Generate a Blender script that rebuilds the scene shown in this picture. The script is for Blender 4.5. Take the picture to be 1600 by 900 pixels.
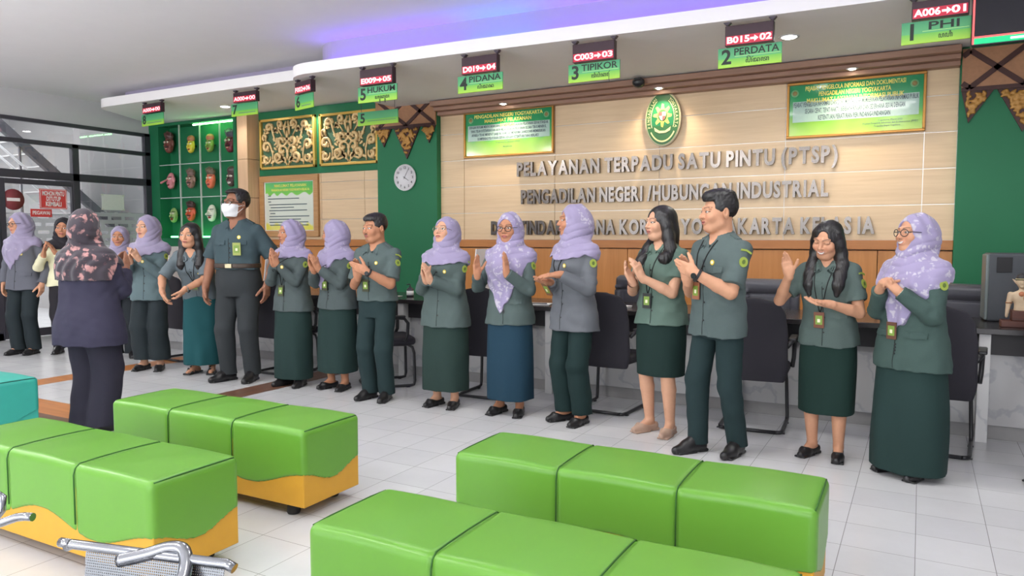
import bpy, bmesh, math, random
import numpy as np
from mathutils import Vector, Matrix

scene = bpy.context.scene
for _o in list(bpy.data.objects):
    bpy.data.objects.remove(_o, do_unlink=True)

# ---------------------------------------------------------------- camera
cam_data = bpy.data.cameras.new('camera')
cam = bpy.data.objects.new('camera', cam_data)
scene.collection.objects.link(cam)
cam_data.sensor_width = 36.0
cam_data.lens = 36.0 * 1157.0 / 1600.0
cam_data.clip_start = 0.05
cam.location = (0, 0, 1.40)
cam.rotation_euler = (math.radians(90 - 3.86), 0, math.radians(28.9))
scene.camera = cam

# ---------------------------------------------------------------- view, world
scene.view_settings.view_transform = 'Standard'
scene.view_settings.look = 'None'
scene.view_settings.gamma = 1.0
scene.view_settings.use_curve_mapping = False
scene.view_settings.exposure = 0.09
world = bpy.data.worlds.new('world'); scene.world = world
world.use_nodes = True
world.node_tree.nodes['Background'].inputs[0].default_value = (0.93, 0.96, 1.0, 1)
world.node_tree.nodes['Background'].inputs[1].default_value = 4.5

ROOM_L, ROOM_R, ROOM_F, WALL_Y, CEIL = -10.97, 4.0, -4.0, 7.8, 3.45
LAMP_W = 8.0     # each added lamp, downward panel
LAMP_FILL = 34.0    # point fill added under each lamp to brighten the ceiling
ADDED_LAMPS = [(-4.7, 3.1), (-3.2, 3.5), (-1.8, 3.9), (-.4, 4.1), (1.5, 4.4), (-6.5, 1.9), (-8.6, 1.9), (-3.4, .4), (.3, .6), (-6.4, -1.8), (-1.6, -1.8), (-9.2, 0.2)]  # lamps added out of view to light the hall
# ---------------------------------------------------------------- materials
def srgb(r, g, b):
    f = lambda c: (c / 255 / 12.92) if c / 255 <= .04045 else ((c / 255 + .055) / 1.055) ** 2.4
    return (f(r), f(g), f(b), 1.0)

def new_mat(name):
    m = bpy.data.materials.new(name); m.use_nodes = True
    nt = m.node_tree; b = nt.nodes['Principled BSDF']
    return m, nt, b

def node(nt, kind, **kw):
    n = nt.nodes.new(kind)
    for k, v in kw.items():
        if k.startswith('i_'):
            n.inputs[k[2:].replace('_', ' ')].default_value = v
        else:
            setattr(n, k, v)
    return n

def mat(name, col, rough=.5, metal=0., vary=.06, scale=40., bump=0., bscale=200., spec=.5, coat=0., stretch=None, coord='Object'):
    """plain surface with a fine procedural variation of its colour and an optional bump"""
    m, nt, b = new_mat(name)
    tc = node(nt, 'ShaderNodeTexCoord')
    src = tc.outputs[coord]
    if stretch:
        mp = node(nt, 'ShaderNodeMapping'); mp.inputs['Scale'].default_value = stretch
        nt.links.new(src, mp.inputs[0]); src = mp.outputs[0]
    nz = node(nt, 'ShaderNodeTexNoise', i_Scale=scale, i_Detail=3.0)
    nt.links.new(src, nz.inputs['Vector'])
    mx = node(nt, 'ShaderNodeMix', data_type='RGBA')
    mx.inputs[6].default_value = tuple(c * (1 - vary) for c in col[:3]) + (1,)
    mx.inputs[7].default_value = tuple(min(1, c * (1 + vary)) for c in col[:3]) + (1,)
    nt.links.new(nz.outputs['Fac'], mx.inputs[0]); nt.links.new(mx.outputs[2], b.inputs['Base Color'])
    b.inputs['Roughness'].default_value = rough; b.inputs['Metallic'].default_value = metal
    b.inputs['Specular IOR Level'].default_value = spec; b.inputs['Coat Weight'].default_value = coat
    if bump > 0:
        n2 = node(nt, 'ShaderNodeTexNoise', i_Scale=bscale, i_Detail=2.0)
        bp = node(nt, 'ShaderNodeBump', i_Strength=bump, i_Distance=.002)
        nt.links.new(src, n2.inputs['Vector']); nt.links.new(n2.outputs['Fac'], bp.inputs['Height'])
        nt.links.new(bp.outputs[0], b.inputs['Normal'])
    return m

def emit_mat(name, col, power):
    m, nt, b = new_mat(name)
    b.inputs['Base Color'].default_value = col
    b.inputs['Emission Color'].default_value = col
    b.inputs['Emission Strength'].default_value = power
    return m

MATS = {}
def M(key, *a, **k):
    if key not in MATS:
        MATS[key] = mat(key, *a, **k)
    return MATS[key]

# ---------------------------------------------------------------- mesh builder
class MB:
    def __init__(s):
        s.bm = bmesh.new(); s.mi = 0
    def _faces(s, verts, faces, smooth=False):
        vs = [s.bm.verts.new(v) for v in verts]
        for f in faces:
            try:
                fc = s.bm.faces.new([vs[i] for i in f]); fc.material_index = s.mi; fc.smooth = smooth
            except ValueError:
                pass
    def box(s, lo, hi, bevel=0.):
        lo, hi = [min(a, b) for a, b in zip(lo, hi)], [max(a, b) for a, b in zip(lo, hi)]
        n0 = len(s.bm.verts)
        r = bmesh.ops.create_cube(s.bm, size=1.0)
        vs = r['verts']
        for v in vs:
            v.co = Vector([(lo[i] + hi[i]) / 2 + v.co[i] * (hi[i] - lo[i]) for i in range(3)])
        fs = set(f for v in vs for f in v.link_faces)
        for f in fs: f.material_index = s.mi
        if bevel > 0:
            es = set(e for v in vs for e in v.link_edges)
            rr = bmesh.ops.bevel(s.bm, geom=list(es), offset=bevel, segments=2, affect='EDGES', profile=.5)
            for f in rr['faces']:
                f.material_index = s.mi; f.smooth = True
        return s
    def tube(s, pts, r, seg=10, closed=False, caps=True):
        P = [Vector(p) for p in pts]; n = len(P)
        R = r if isinstance(r, (list, tuple)) else [r] * n
        T = []
        for i in range(n):
            a = P[(i - 1) % n] if (closed or i > 0) else P[i]
            b = P[(i + 1) % n] if (closed or i < n - 1) else P[i]
            T.append((b - a).normalized())
        u = T[0].orthogonal().normalized(); rings = []
        for i in range(n):
            u = (u - T[i] * u.dot(T[i]))
            u = u.normalized() if u.length > 1e-6 else T[i].orthogonal().normalized()
            w = T[i].cross(u)
            rings.append([s.bm.verts.new(P[i] + (u * math.cos(q * 2 * math.pi / seg) + w * math.sin(q * 2 * math.pi / seg)) * R[i]) for q in range(seg)])
        rng = range(n) if closed else range(n - 1)
        for i in rng:
            A, B = rings[i], rings[(i + 1) % n]
            off = 0
            if closed and i == n - 1:
                off = min(range(seg), key=lambda q: (A[0].co - B[q].co).length)
            for q in range(seg):
                f = s.bm.faces.new([A[q], A[(q + 1) % seg], B[(q + 1 + off) % seg], B[(q + off) % seg]])
                f.smooth = True; f.material_index = s.mi
        if caps and not closed:
            f = s.bm.faces.new(rings[0][::-1]); f.material_index = s.mi
            f = s.bm.faces.new(rings[-1]); f.material_index = s.mi
        return s
    def prism(s, poly, d, mapf=None, bevel=0.):
        """closed 2-D outline extruded by d; mapf((x, y, h)) places it"""
        mapf = mapf or (lambda x, y, h: (x, y, h))
        n = len(poly)
        a = [s.bm.verts.new(mapf(p[0], p[1], 0)) for p in poly]
        b = [s.bm.verts.new(mapf(p[0], p[1], d)) for p in poly]
        fs = [s.bm.faces.new(a[::-1]), s.bm.faces.new(b)]
        for i in range(n):
            fs.append(s.bm.faces.new([a[i], a[(i + 1) % n], b[(i + 1) % n], b[i]]))
        for f in fs: f.material_index = s.mi
        return s
    def lathe(s, prof, c=(0, 0, 0), seg=24, axis='z', smooth=True):
        rings = []
        for r, h in prof:
            ring = []
            for q in range(seg):
                t = q * 2 * math.pi / seg
                x, y = r * math.cos(t), r * math.sin(t)
                p = {'z': (x, y, h), 'y': (x, h, y), 'x': (h, x, y)}[axis]
                ring.append(s.bm.verts.new(Vector(c) + Vector(p)))
            rings.append(ring)
        for A, B in zip(rings, rings[1:]):
            for q in range(seg):
                f = s.bm.faces.new([A[q], A[(q + 1) % seg], B[(q + 1) % seg], B[q]]); f.smooth = smooth; f.material_index = s.mi
        for ring, fl in ((rings[0], True), (rings[-1], False)):
            f = s.bm.faces.new(ring[::-1] if fl else ring); f.material_index = s.mi
        return s
    def xform(s, Mx):
        s.bm.transform(Mx); return s
    def build(s, name, mats, parent=None, autosmooth=False):
        bmesh.ops.recalc_face_normals(s.bm, faces=s.bm.faces[:])
        me = bpy.data.meshes.new(name); s.bm.to_mesh(me); s.bm.free()
        for m in (mats if isinstance(mats, (list, tuple)) else [mats]):
            me.materials.append(m)
        o = bpy.data.objects.new(name, me); scene.collection.objects.link(o)
        if parent is not None: o.parent = parent
        return o

def tag(o, label=None, cat=None, group=None, kind=None):
    if label: o['label'] = label
    if cat: o['category'] = cat
    if group: o['group'] = group
    if kind: o['kind'] = kind
    return o

def thing(name, label, cat, loc=(0, 0, 0), rz=0., group=None):
    o = bpy.data.objects.new(name, None); scene.collection.objects.link(o)
    o.empty_display_size = .1
    o.location = loc; o.rotation_euler = (0, 0, rz)
    return tag(o, label, cat, group)

def struct(o):
    o['kind'] = 'structure'; return o

def copy_tree(o, parent=None):
    c = o.copy(); scene.collection.objects.link(c)
    if parent is not None: c.parent = parent
    for ch in list(o.children):
        copy_tree(ch, c)
    return c

FONT_CACHE = {}
def text_mesh(body, size=1.0, extrude=0., offset=0., align='CENTER', res=3, sx=1.0):
    """outline text as a plain mesh lying in x-y, thickness along z"""
    key = (body, size, extrude, offset, align, res, sx)
    if key in FONT_CACHE: return FONT_CACHE[key]
    cu = bpy.data.curves.new('lettering', 'FONT')
    cu.body = body; cu.size = size; cu.extrude = extrude; cu.offset = offset
    cu.align_x = align; cu.align_y = 'CENTER'; cu.resolution_u = res; cu.space_line = .95
    t = bpy.data.objects.new('lettering', cu); scene.collection.objects.link(t)
    dg = bpy.context.evaluated_depsgraph_get()
    me = bpy.data.meshes.new_from_object(t.evaluated_get(dg))
    bpy.data.objects.remove(t); bpy.data.curves.remove(cu)
    if sx != 1.0:
        me.transform(Matrix.Diagonal((sx, 1, 1, 1)))
    FONT_CACHE[key] = me
    return me

def text_obj(name, body, size, loc, mat_, parent=None, extrude=.001, offset=0., align='CENTER', fit=None, rot=(math.pi / 2, 0, 0), res=3):
    """text standing upright facing -Y (or with another rotation); fit = wanted width"""
    me = text_mesh(body, size, extrude, offset, align, res).copy()
    if fit:
        xs = [v.co.x for v in me.vertices]
        w = max(xs) - min(xs)
        if w > 0: me.transform(Matrix.Diagonal((fit / w, 1, 1, 1)))
    me.materials.clear(); me.materials.append(mat_)
    o = bpy.data.objects.new(name, me); scene.collection.objects.link(o)
    o.location = loc; o.rotation_euler = rot
    if parent is not None: o.parent = parent
    return o
# ---------------------------------------------------------------- implicit surface toolkit
V = lambda *a: np.array(a, float)

def rotz(t):
    c, s = math.cos(t), math.sin(t)
    return np.array([[c, -s, 0], [s, c, 0], [0, 0, 1.0]])

def rotx(t):
    c, s = math.cos(t), math.sin(t)
    return np.array([[1.0, 0, 0], [0, c, -s], [0, s, c]])

def roty(t):
    c, s = math.cos(t), math.sin(t)
    return np.array([[c, 0, s], [0, 1.0, 0], [-s, 0, c]])

def unit(v):
    v = np.asarray(v, float)
    return v / (np.linalg.norm(v) + 1e-9)

def axis_coords(lo, hi, h, fine=()):
    """grid lines from lo to hi with spacing h, finer inside the intervals (a, b, hf)"""
    out = [lo]
    while out[-1] < hi:
        x = out[-1]; st = h
        for a, b, hf in fine:
            if a - hf <= x <= b:
                st = min(st, hf)
            elif x < a < x + st:
                st = max(a - x, hf)
        out.append(x + st)
    return np.array(out, np.float32)

class Field:
    def __init__(s, xs, ys, zs):
        s.c = [np.asarray(a, np.float32) for a in (xs, ys, zs)]
        s.d = np.full([len(a) for a in s.c], 1.0, np.float32)
        s.sc = None        # (centre, factor): enlarge the following shapes about a centre

    @classmethod
    def box(cls, lo, hi, h):
        return cls(*[axis_coords(lo[i], hi[i], h) for i in range(3)])

    def like(s):
        return Field(*s.c)

    def sub(s, lo, hi):
        sl = []
        for i in range(3):
            a = int(np.searchsorted(s.c[i], lo[i])); b = int(np.searchsorted(s.c[i], hi[i]))
            sl.append(slice(a, max(b, a)))
        return tuple(sl)

    def P(s, sl=None):
        if sl is None:
            sl = (slice(None),) * 3
        return (s.c[0][sl[0]][:, None, None], s.c[1][sl[1]][None, :, None], s.c[2][sl[2]][None, None, :])

    def mix(s, sl, d, k, op):
        a = s.d[sl]
        if a.size == 0:
            return
        d = np.broadcast_to(d, a.shape)
        if op == 'u':
            if k > 0:
                h = np.maximum(k - np.abs(a - d), 0) / k
                s.d[sl] = np.minimum(a, d) - h * h * k * .25
            else:
                s.d[sl] = np.minimum(a, d)
        else:
            b = -d if op == 's' else d
            if k > 0:
                h = np.maximum(k - np.abs(a - b), 0) / k
                s.d[sl] = np.maximum(a, b) + h * h * k * .25
            else:
                s.d[sl] = np.maximum(a, b)

    def rcone(s, a, b, ra, rb, k=0., op='u', flat=None):
        a = np.asarray(a, float); b = np.asarray(b, float)
        if s.sc:
            o, f = s.sc; a = o + (a - o) * f; b = o + (b - o) * f; ra *= f; rb *= f
        m = max(ra, rb) + k + .02
        sl = s.sub(np.minimum(a, b) - m, np.maximum(a, b) + m)
        X, Y, Z = s.P(sl)
        ba = b - a; l2 = float(ba @ ba) + 1e-12
        t = np.clip(((X - a[0]) * ba[0] + (Y - a[1]) * ba[1] + (Z - a[2]) * ba[2]) / l2, 0, 1)
        d = np.sqrt((X - a[0] - t * ba[0]) ** 2 + (Y - a[1] - t * ba[1]) ** 2 + (Z - a[2] - t * ba[2]) ** 2) - (ra + (rb - ra) * t)
        s.mix(sl, d, k, op)

    def chain(s, pts, rs, k=0., op='u', kk=None):
        for i in range(len(pts) - 1):
            s.rcone(pts[i], pts[i + 1], rs[i], rs[i + 1], k if (i == 0 or kk is None) else kk, op)

    def ell(s, c, r, R=None, k=0., op='u'):
        c = np.asarray(c, float); r = np.asarray(r, float)
        if s.sc:
            o, f = s.sc; c = o + (c - o) * f; r = r * f
        m = float(max(r)) + k + .02
        sl = s.sub(c - m, c + m)
        X, Y, Z = s.P(sl)
        x, y, z = X - c[0], Y - c[1], Z - c[2]
        if R is not None:
            x, y, z = [R[0, i] * x + R[1, i] * y + R[2, i] * z for i in range(3)]
        k0 = np.sqrt((x / r[0]) ** 2 + (y / r[1]) ** 2 + (z / r[2]) ** 2)
        k1 = np.sqrt((x / r[0] ** 2) ** 2 + (y / r[1] ** 2) ** 2 + (z / r[2] ** 2) ** 2) + 1e-6
        s.mix(sl, k0 * (k0 - 1) / k1, k, op)

    def rbox(s, c, hs, rad, R=None, k=0., op='u'):
        c = np.asarray(c, float)
        if s.sc:
            o, f = s.sc; c = o + (c - o) * f; hs = np.asarray(hs) * f
        m = float(np.linalg.norm(hs)) + k + .02
        sl = s.sub(c - m, c + m)
        X, Y, Z = s.P(sl)
        x, y, z = X - c[0], Y - c[1], Z - c[2]
        if R is not None:
            x, y, z = [R[0, i] * x + R[1, i] * y + R[2, i] * z for i in range(3)]
        q = [np.abs(v) - (hh - rad) for v, hh in zip((x, y, z), hs)]
        d = np.sqrt(sum(np.maximum(v, 0) ** 2 for v in q)) + np.minimum(np.maximum(np.maximum(q[0], q[1]), q[2]), 0) - rad
        s.mix(sl, d, k, op)

    def plane(s, p, n, k=0., op='i'):
        """keep the side the normal points away from"""
        X, Y, Z = s.P()
        n = unit(n)
        d = (X - p[0]) * n[0] + (Y - p[1]) * n[1] + (Z - p[2]) * n[2]
        s.mix((slice(None),) * 3, d, k, op)

    def loft(s, O, R, tab, k=0., op='u', n=2.3, off=0., ripple=None, z0=None, z1=None):
        """elliptic cross sections (z, half width, half depth, y offset) stacked along the local z of frame (O, R)"""
        tab = smooth_table(tab)
        X, Y, Z = s.P()
        if R is None:
            x, y, z = X - O[0], Y - O[1], Z - O[2]
        else:
            x0, y0, zz0 = X - O[0], Y - O[1], Z - O[2]
            x, y, z = [R[0, i] * x0 + R[1, i] * y0 + R[2, i] * zz0 for i in range(3)]
        a = np.interp(z, tab[:, 0], tab[:, 1]) + off
        b = np.interp(z, tab[:, 0], tab[:, 2]) + off
        yo = np.interp(z, tab[:, 0], tab[:, 3])
        qx = np.abs(x) / a; qy = np.abs(y - yo) / b
        rr = (qx ** n + qy ** n + 1e-9) ** (1 / n)
        g = np.sqrt((qx / a) ** 2 + (qy / b) ** 2) / np.maximum(np.sqrt(qx ** 2 + qy ** 2), 1e-4)
        d = (rr - 1) / np.maximum(g, 1.0)
        if ripple is not None:
            d = d + ripple(np.arctan2(x, -(y - yo)), z)
        zl = tab[0, 0] if z0 is None else z0
        zh = tab[-1, 0] if z1 is None else z1
        d = np.maximum(np.maximum(d, zl - z), z - zh)
        s.mix((slice(None),) * 3, d.astype(np.float32), k, op)

    def union(s, o, k=0.):
        s.mix((slice(None),) * 3, o.d, k, 'u')

    def wrinkle(s, amp, freq, seed, aniso=(1, 1, 1), n=5):
        rng = random.Random(seed)
        m = np.abs(s.d) < .04
        i, j, k = np.nonzero(m)
        x, y, z = s.c[0][i], s.c[1][j], s.c[2][k]
        t = np.zeros(len(i), np.float32)
        for q in range(n):
            v = np.array([rng.gauss(0, 1) * aniso[0], rng.gauss(0, 1) * aniso[1], rng.gauss(0, 1) * aniso[2]])
            v = v / np.linalg.norm(v) * freq * rng.uniform(.6, 1.5)
            ph = rng.uniform(0, 6.28)
            t += np.sin(v[0] * x + v[1] * y + v[2] * z + ph + 1.2 * np.sin(.43 * (v[1] * x + v[2] * y - v[0] * z) + ph * 2))
        s.d[i, j, k] += (amp * t / math.sqrt(n)).astype(np.float32)

    def sample(s, p):
        idx = []; fr = []
        for q in range(3):
            c = s.c[q]
            i = int(np.clip(np.searchsorted(c, p[q]) - 1, 0, len(c) - 2))
            idx.append(i); fr.append(float(np.clip((p[q] - c[i]) / (c[i + 1] - c[i]), 0, 1)))
        v = 0.
        for a in (0, 1):
            for b in (0, 1):
                for e in (0, 1):
                    w = (fr[0] if a else 1 - fr[0]) * (fr[1] if b else 1 - fr[1]) * (fr[2] if e else 1 - fr[2])
                    v += w * float(s.d[idx[0] + a, idx[1] + b, idx[2] + e])
        return v

    def hit(s, o, d, tmax=.7):
        """first surface point along a ray, with its normal"""
        o = np.asarray(o, float); d = unit(d); t = 0.; last = 0.
        while t < tmax:
            if s.sample(o + d * t) < 0:
                a, b = last, t
                for _ in range(8):
                    mm = (a + b) / 2
                    if s.sample(o + d * mm) < 0: b = mm
                    else: a = mm
                p = o + d * b; e = .006
                n = unit([s.sample(p + V(e, 0, 0)) - s.sample(p - V(e, 0, 0)), s.sample(p + V(0, e, 0)) - s.sample(p - V(0, e, 0)),
                          s.sample(p + V(0, 0, e)) - s.sample(p - V(0, 0, e))])
                return p, n
            last = t; t += .004
        return o + d * tmax * .5, -d

    def mesh(s):
        """naive surface nets: vertices (n, 3) and quads (m, 4)"""
        d = s.d; S = d < 0
        c8 = [S[a:S.shape[0] - 1 + a, b:S.shape[1] - 1 + b, e:S.shape[2] - 1 + e] for a in (0, 1) for b in (0, 1) for e in (0, 1)]
        al = c8[0].copy(); an = c8[0].copy()
        for m in c8[1:]:
            al &= m; an |= m
        act = an & ~al
        I, J, K = np.nonzero(act)
        idm = np.full(act.shape, -1, np.int32); idm[I, J, K] = np.arange(len(I))
        acc = np.zeros((len(I), 3), np.float64); cnt = np.zeros(len(I))
        X, Y, Z = s.c
        cor = {}
        for a in (0, 1):
            for b in (0, 1):
                for e in (0, 1):
                    cor[a, b, e] = d[I + a, J + b, K + e]
        for ax in range(3):
            for u in (0, 1):
                for w in (0, 1):
                    p = [u, w]; p.insert(ax, 0); q = list(p); q[ax] = 1
                    va, vb = cor[tuple(p)], cor[tuple(q)]
                    m = (va < 0) != (vb < 0)
                    t = np.where(m, va / np.where(m, va - vb, 1), 0)
                    base = np.stack([X[I + p[0]], Y[J + p[1]], Z[K + p[2]]], 1).astype(np.float64)
                    end = np.stack([X[I + q[0]], Y[J + q[1]], Z[K + q[2]]], 1)
                    pos = base + (end - base) * t[:, None]
                    acc[m] += pos[m]; cnt[m] += 1
        verts = acc / np.maximum(cnt, 1)[:, None]
        quads = []
        for ax in range(3):
            sl0 = [slice(None)] * 3; sl1 = [slice(None)] * 3
            sl0[ax] = slice(0, -1); sl1[ax] = slice(1, None)
            o1, o2 = [i for i in range(3) if i != ax]
            for i in (o1, o2):
                sl0[i] = slice(1, -1); sl1[i] = slice(1, -1)
            A = S[tuple(sl0)]; B = S[tuple(sl1)]
            E = np.nonzero(A != B)
            ii = [E[0].copy(), E[1].copy(), E[2].copy()]
            ii[o1] += 1; ii[o2] += 1
            flip = A[E]
            def cell(da, db):
                q = [ii[0], ii[1], ii[2]]
                q[o1] = q[o1] - da; q[o2] = q[o2] - db
                return idm[q[0], q[1], q[2]]
            f = np.stack([cell(0, 0), cell(1, 0), cell(1, 1), cell(0, 1)], 1)
            if ax == 1:
                flip = ~flip
            f[~flip] = f[~flip][:, ::-1]
            quads.append(f)
        return verts, np.concatenate(quads)

def smooth_table(tab):
    tab = np.asarray(tab, float)
    tab = tab[np.argsort(tab[:, 0])]
    if len(tab) < 3:
        return tab
    z = tab[:, 0]; out = []
    m = np.gradient(tab, z, axis=0)
    for i in range(len(tab) - 1):
        h = z[i + 1] - z[i]
        for t in np.linspace(0, 1, 8, endpoint=False):
            h00 = 2 * t ** 3 - 3 * t ** 2 + 1; h10 = t ** 3 - 2 * t ** 2 + t; h01 = 1 - h00; h11 = t ** 3 - t ** 2
            r = h00 * tab[i] + h10 * h * m[i] + h01 * tab[i + 1] + h11 * h * m[i + 1]
            r[0] = z[i] + t * h
            out.append(r)
    out.append(tab[-1])
    return np.array(out)

def mesh_np(name, verts, quads, mats, parent=None, smooth=True, col=None, midx=None):
    me = bpy.data.meshes.new(name)
    n, m = len(verts), len(quads)
    me.vertices.add(n); me.vertices.foreach_set('co', np.asarray(verts, np.float32).ravel())
    me.loops.add(m * 4); me.polygons.add(m)
    me.loops.foreach_set('vertex_index', np.asarray(quads, np.int32).ravel())
    me.polygons.foreach_set('loop_start', np.arange(0, m * 4, 4, dtype=np.int32))
    me.polygons.foreach_set('loop_total', np.full(m, 4, np.int32))
    if midx is not None:
        me.polygons.foreach_set('material_index', np.asarray(midx, np.int32))
    me.update(calc_edges=True)
    if smooth:
        me.polygons.foreach_set('use_smooth', np.ones(m, bool))
    if col is not None:
        ca = me.color_attributes.new('tint', 'FLOAT_COLOR', 'POINT')
        ca.data.foreach_set('color', np.concatenate([col, np.ones((n, 1))], 1).astype(np.float32).ravel())
    for mm in (mats if isinstance(mats, (list, tuple)) else [mats]):
        me.materials.append(mm)
    o = bpy.data.objects.new(name, me)
    scene.collection.objects.link(o)
    if parent is not None:
        o.parent = parent
    return o

def field_obj(name, F, mat, parent=None, col=None):
    v, q = F.mesh()
    return mesh_np(name, v, q, mat, parent, col=col)
# ---------------------------------------------------------------- room materials
def floor_material():
    m, nt, b = new_mat('floor tiles')
    tc = node(nt, 'ShaderNodeTexCoord')
    mp = node(nt, 'ShaderNodeMapping'); mp.inputs['Location'].default_value = (-.02, -.02, 0)
    nt.links.new(tc.outputs['Object'], mp.inputs[0])
    br = node(nt, 'ShaderNodeTexBrick', offset=0.0, squash=1.0)
    br.inputs['Scale'].default_value = 1.0; br.inputs['Brick Width'].default_value = .30; br.inputs['Row Height'].default_value = .30
    br.inputs['Mortar Size'].default_value = .0017; br.inputs['Mortar Smooth'].default_value = .1
    br.inputs['Color1'].default_value = srgb(212, 212, 214); br.inputs['Color2'].default_value = srgb(205, 205, 208); br.inputs['Mortar'].default_value = srgb(146, 144, 144)
    nt.links.new(mp.outputs[0], br.inputs['Vector'])
    nz = node(nt, 'ShaderNodeTexNoise', i_Scale=2.5, i_Detail=5.0, i_Roughness=.7); nt.links.new(tc.outputs['Object'], nz.inputs['Vector'])
    mr = node(nt, 'ShaderNodeMapRange'); mr.inputs[1].default_value = .3; mr.inputs[2].default_value = .7; mr.inputs[3].default_value = .95; mr.inputs[4].default_value = 1.02
    nt.links.new(nz.outputs['Fac'], mr.inputs[0])
    vm = node(nt, 'ShaderNodeVectorMath', operation='SCALE'); nt.links.new(br.outputs['Color'], vm.inputs[0]); nt.links.new(mr.outputs[0], vm.inputs['Scale'])
    nt.links.new(vm.outputs[0], b.inputs['Base Color'])
    b.inputs['Roughness'].default_value = .22; b.inputs['Specular IOR Level'].default_value = .5
    return m

def wood_material(name, c1, c2, scale=1.0, rough=.4, axis='x'):
    m, nt, b = new_mat(name)
    tc = node(nt, 'ShaderNodeTexCoord')
    mp = node(nt, 'ShaderNodeMapping')
    mp.inputs['Scale'].default_value = {'x': (1.2 * scale, 12 * scale, 22 * scale), 'y': (12 * scale, 1.2 * scale, 22 * scale), 'z': (22 * scale, 22 * scale, 1.2 * scale)}[axis]
    nt.links.new(tc.outputs['Object'], mp.inputs[0])
    nz = node(nt, 'ShaderNodeTexNoise', i_Scale=1.6, i_Detail=6.0, i_Roughness=.6, i_Distortion=.6); nt.links.new(mp.outputs[0], nz.inputs['Vector'])
    mx = node(nt, 'ShaderNodeMix', data_type='RGBA'); mx.inputs[6].default_value = c1; mx.inputs[7].default_value = c2
    mr = node(nt, 'ShaderNodeMapRange'); mr.inputs[1].default_value = .3; mr.inputs[2].default_value = .7; nt.links.new(nz.outputs['Fac'], mr.inputs[0])
    nt.links.new(mr.outputs[0], mx.inputs[0]); nt.links.new(mx.outputs[2], b.inputs['Base Color'])
    b.inputs['Roughness'].default_value = rough
    return m

def marble_material(name, base, vein, scale=1.6, rough=.18):
    m, nt, b = new_mat(name)
    tc = node(nt, 'ShaderNodeTexCoord')
    n1 = node(nt, 'ShaderNodeTexNoise', i_Scale=scale * 2, i_Detail=4.0); nt.links.new(tc.outputs['Object'], n1.inputs['Vector'])
    ad = node(nt, 'ShaderNodeMix', data_type='RGBA', blend_type='LINEAR_LIGHT'); ad.inputs[0].default_value = .35
    nt.links.new(tc.outputs['Object'], ad.inputs[6]); nt.links.new(n1.outputs['Color'], ad.inputs[7])
    wv = node(nt, 'ShaderNodeTexWave', wave_type='BANDS', bands_direction='DIAGONAL', i_Scale=scale * 1.2, i_Distortion=3.0, i_Detail=3.0)
    nt.links.new(ad.outputs[2], wv.inputs['Vector'])
    mr = node(nt, 'ShaderNodeMapRange'); mr.inputs[1].default_value = .86; mr.inputs[2].default_value = 1.0; nt.links.new(wv.outputs['Fac'], mr.inputs[0])
    mx = node(nt, 'ShaderNodeMix', data_type='RGBA'); mx.inputs[6].default_value = base; mx.inputs[7].default_value = vein
    nt.links.new(mr.outputs[0], mx.inputs[0]); nt.links.new(mx.outputs[2], b.inputs['Base Color'])
    b.inputs['Roughness'].default_value = rough
    return m

FLOOR = floor_material()
CEILM = mat('ceiling paint', srgb(232, 230, 232), .9, vary=.02, scale=6)
WALLP = mat('wall paint grey', srgb(196, 195, 198), .85, vary=.03, scale=5)
GREEN = mat('green paint', srgb(22, 112, 72), .6, vary=.06, scale=3)
PANEL = wood_material('maple panel', srgb(230, 202, 164), srgb(218, 188, 150), .8, .42)
RAILW = wood_material('honey rail', srgb(192, 126, 66), srgb(176, 110, 54), .8, .4)
WAINS = wood_material('honey wainscot', srgb(206, 140, 76), srgb(190, 124, 62), .6, .4, 'z')
MOLD = wood_material('brown moulding', srgb(164, 126, 106), srgb(148, 112, 94), .8, .45)
ALU = mat('aluminium strip', srgb(216, 214, 212), .3, .6)
FRAME = mat('dark window frame', srgb(58, 56, 66), .45)
WHITE = mat('white paint', srgb(232, 230, 232), .7, vary=.02, scale=8)
STRIPW = wood_material('wood look tile', srgb(196, 128, 72), srgb(170, 106, 56), .7, .35)
STRIPD = wood_material('dark wood look tile', srgb(120, 84, 66), srgb(98, 68, 54), .7, .35, 'y')

def panel_boards(x0, x1, z0, z1, joints, rows, y, depth=.018, gap=.006):
    """separate boards with a shadow gap between them, in one mesh"""
    b = MB()
    xs = [x0] + [j for j in joints if x0 < j < x1] + [x1]
    zs = [z0] + [r for r in rows if z0 < r < z1] + [z1]
    for a, c in zip(xs, xs[1:]):
        for d, e in zip(zs, zs[1:]):
            b.box((a + gap / 2, y - depth, d + gap / 2), (c - gap / 2, y, e - gap / 2), .002)
    return b

# ---------------------------------------------------------------- shell
b = MB(); b.box((-16.5, ROOM_F - .2, -.12), (ROOM_R + .2, 9.0, 0)); struct(b.build('floor', FLOOR))
b = MB(); b.box((ROOM_L - .06, ROOM_F - .2, CEIL), (ROOM_R + .2, 8.3, CEIL + .1)); struct(b.build('ceiling', CEILM))
b = MB(); b.box((-10.97, WALL_Y + .20, 0), (ROOM_R + .2, WALL_Y + .35, CEIL))
b.box((1.6, WALL_Y - .02, 0), (ROOM_R + .2, WALL_Y + .2, CEIL)); struct(b.build('wall_back', WALLP))
b = MB(); b.box((ROOM_R, ROOM_F - .2, 0), (ROOM_R + .2, WALL_Y + .2, CEIL)); struct(b.build('wall_right', WALLP))
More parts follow.
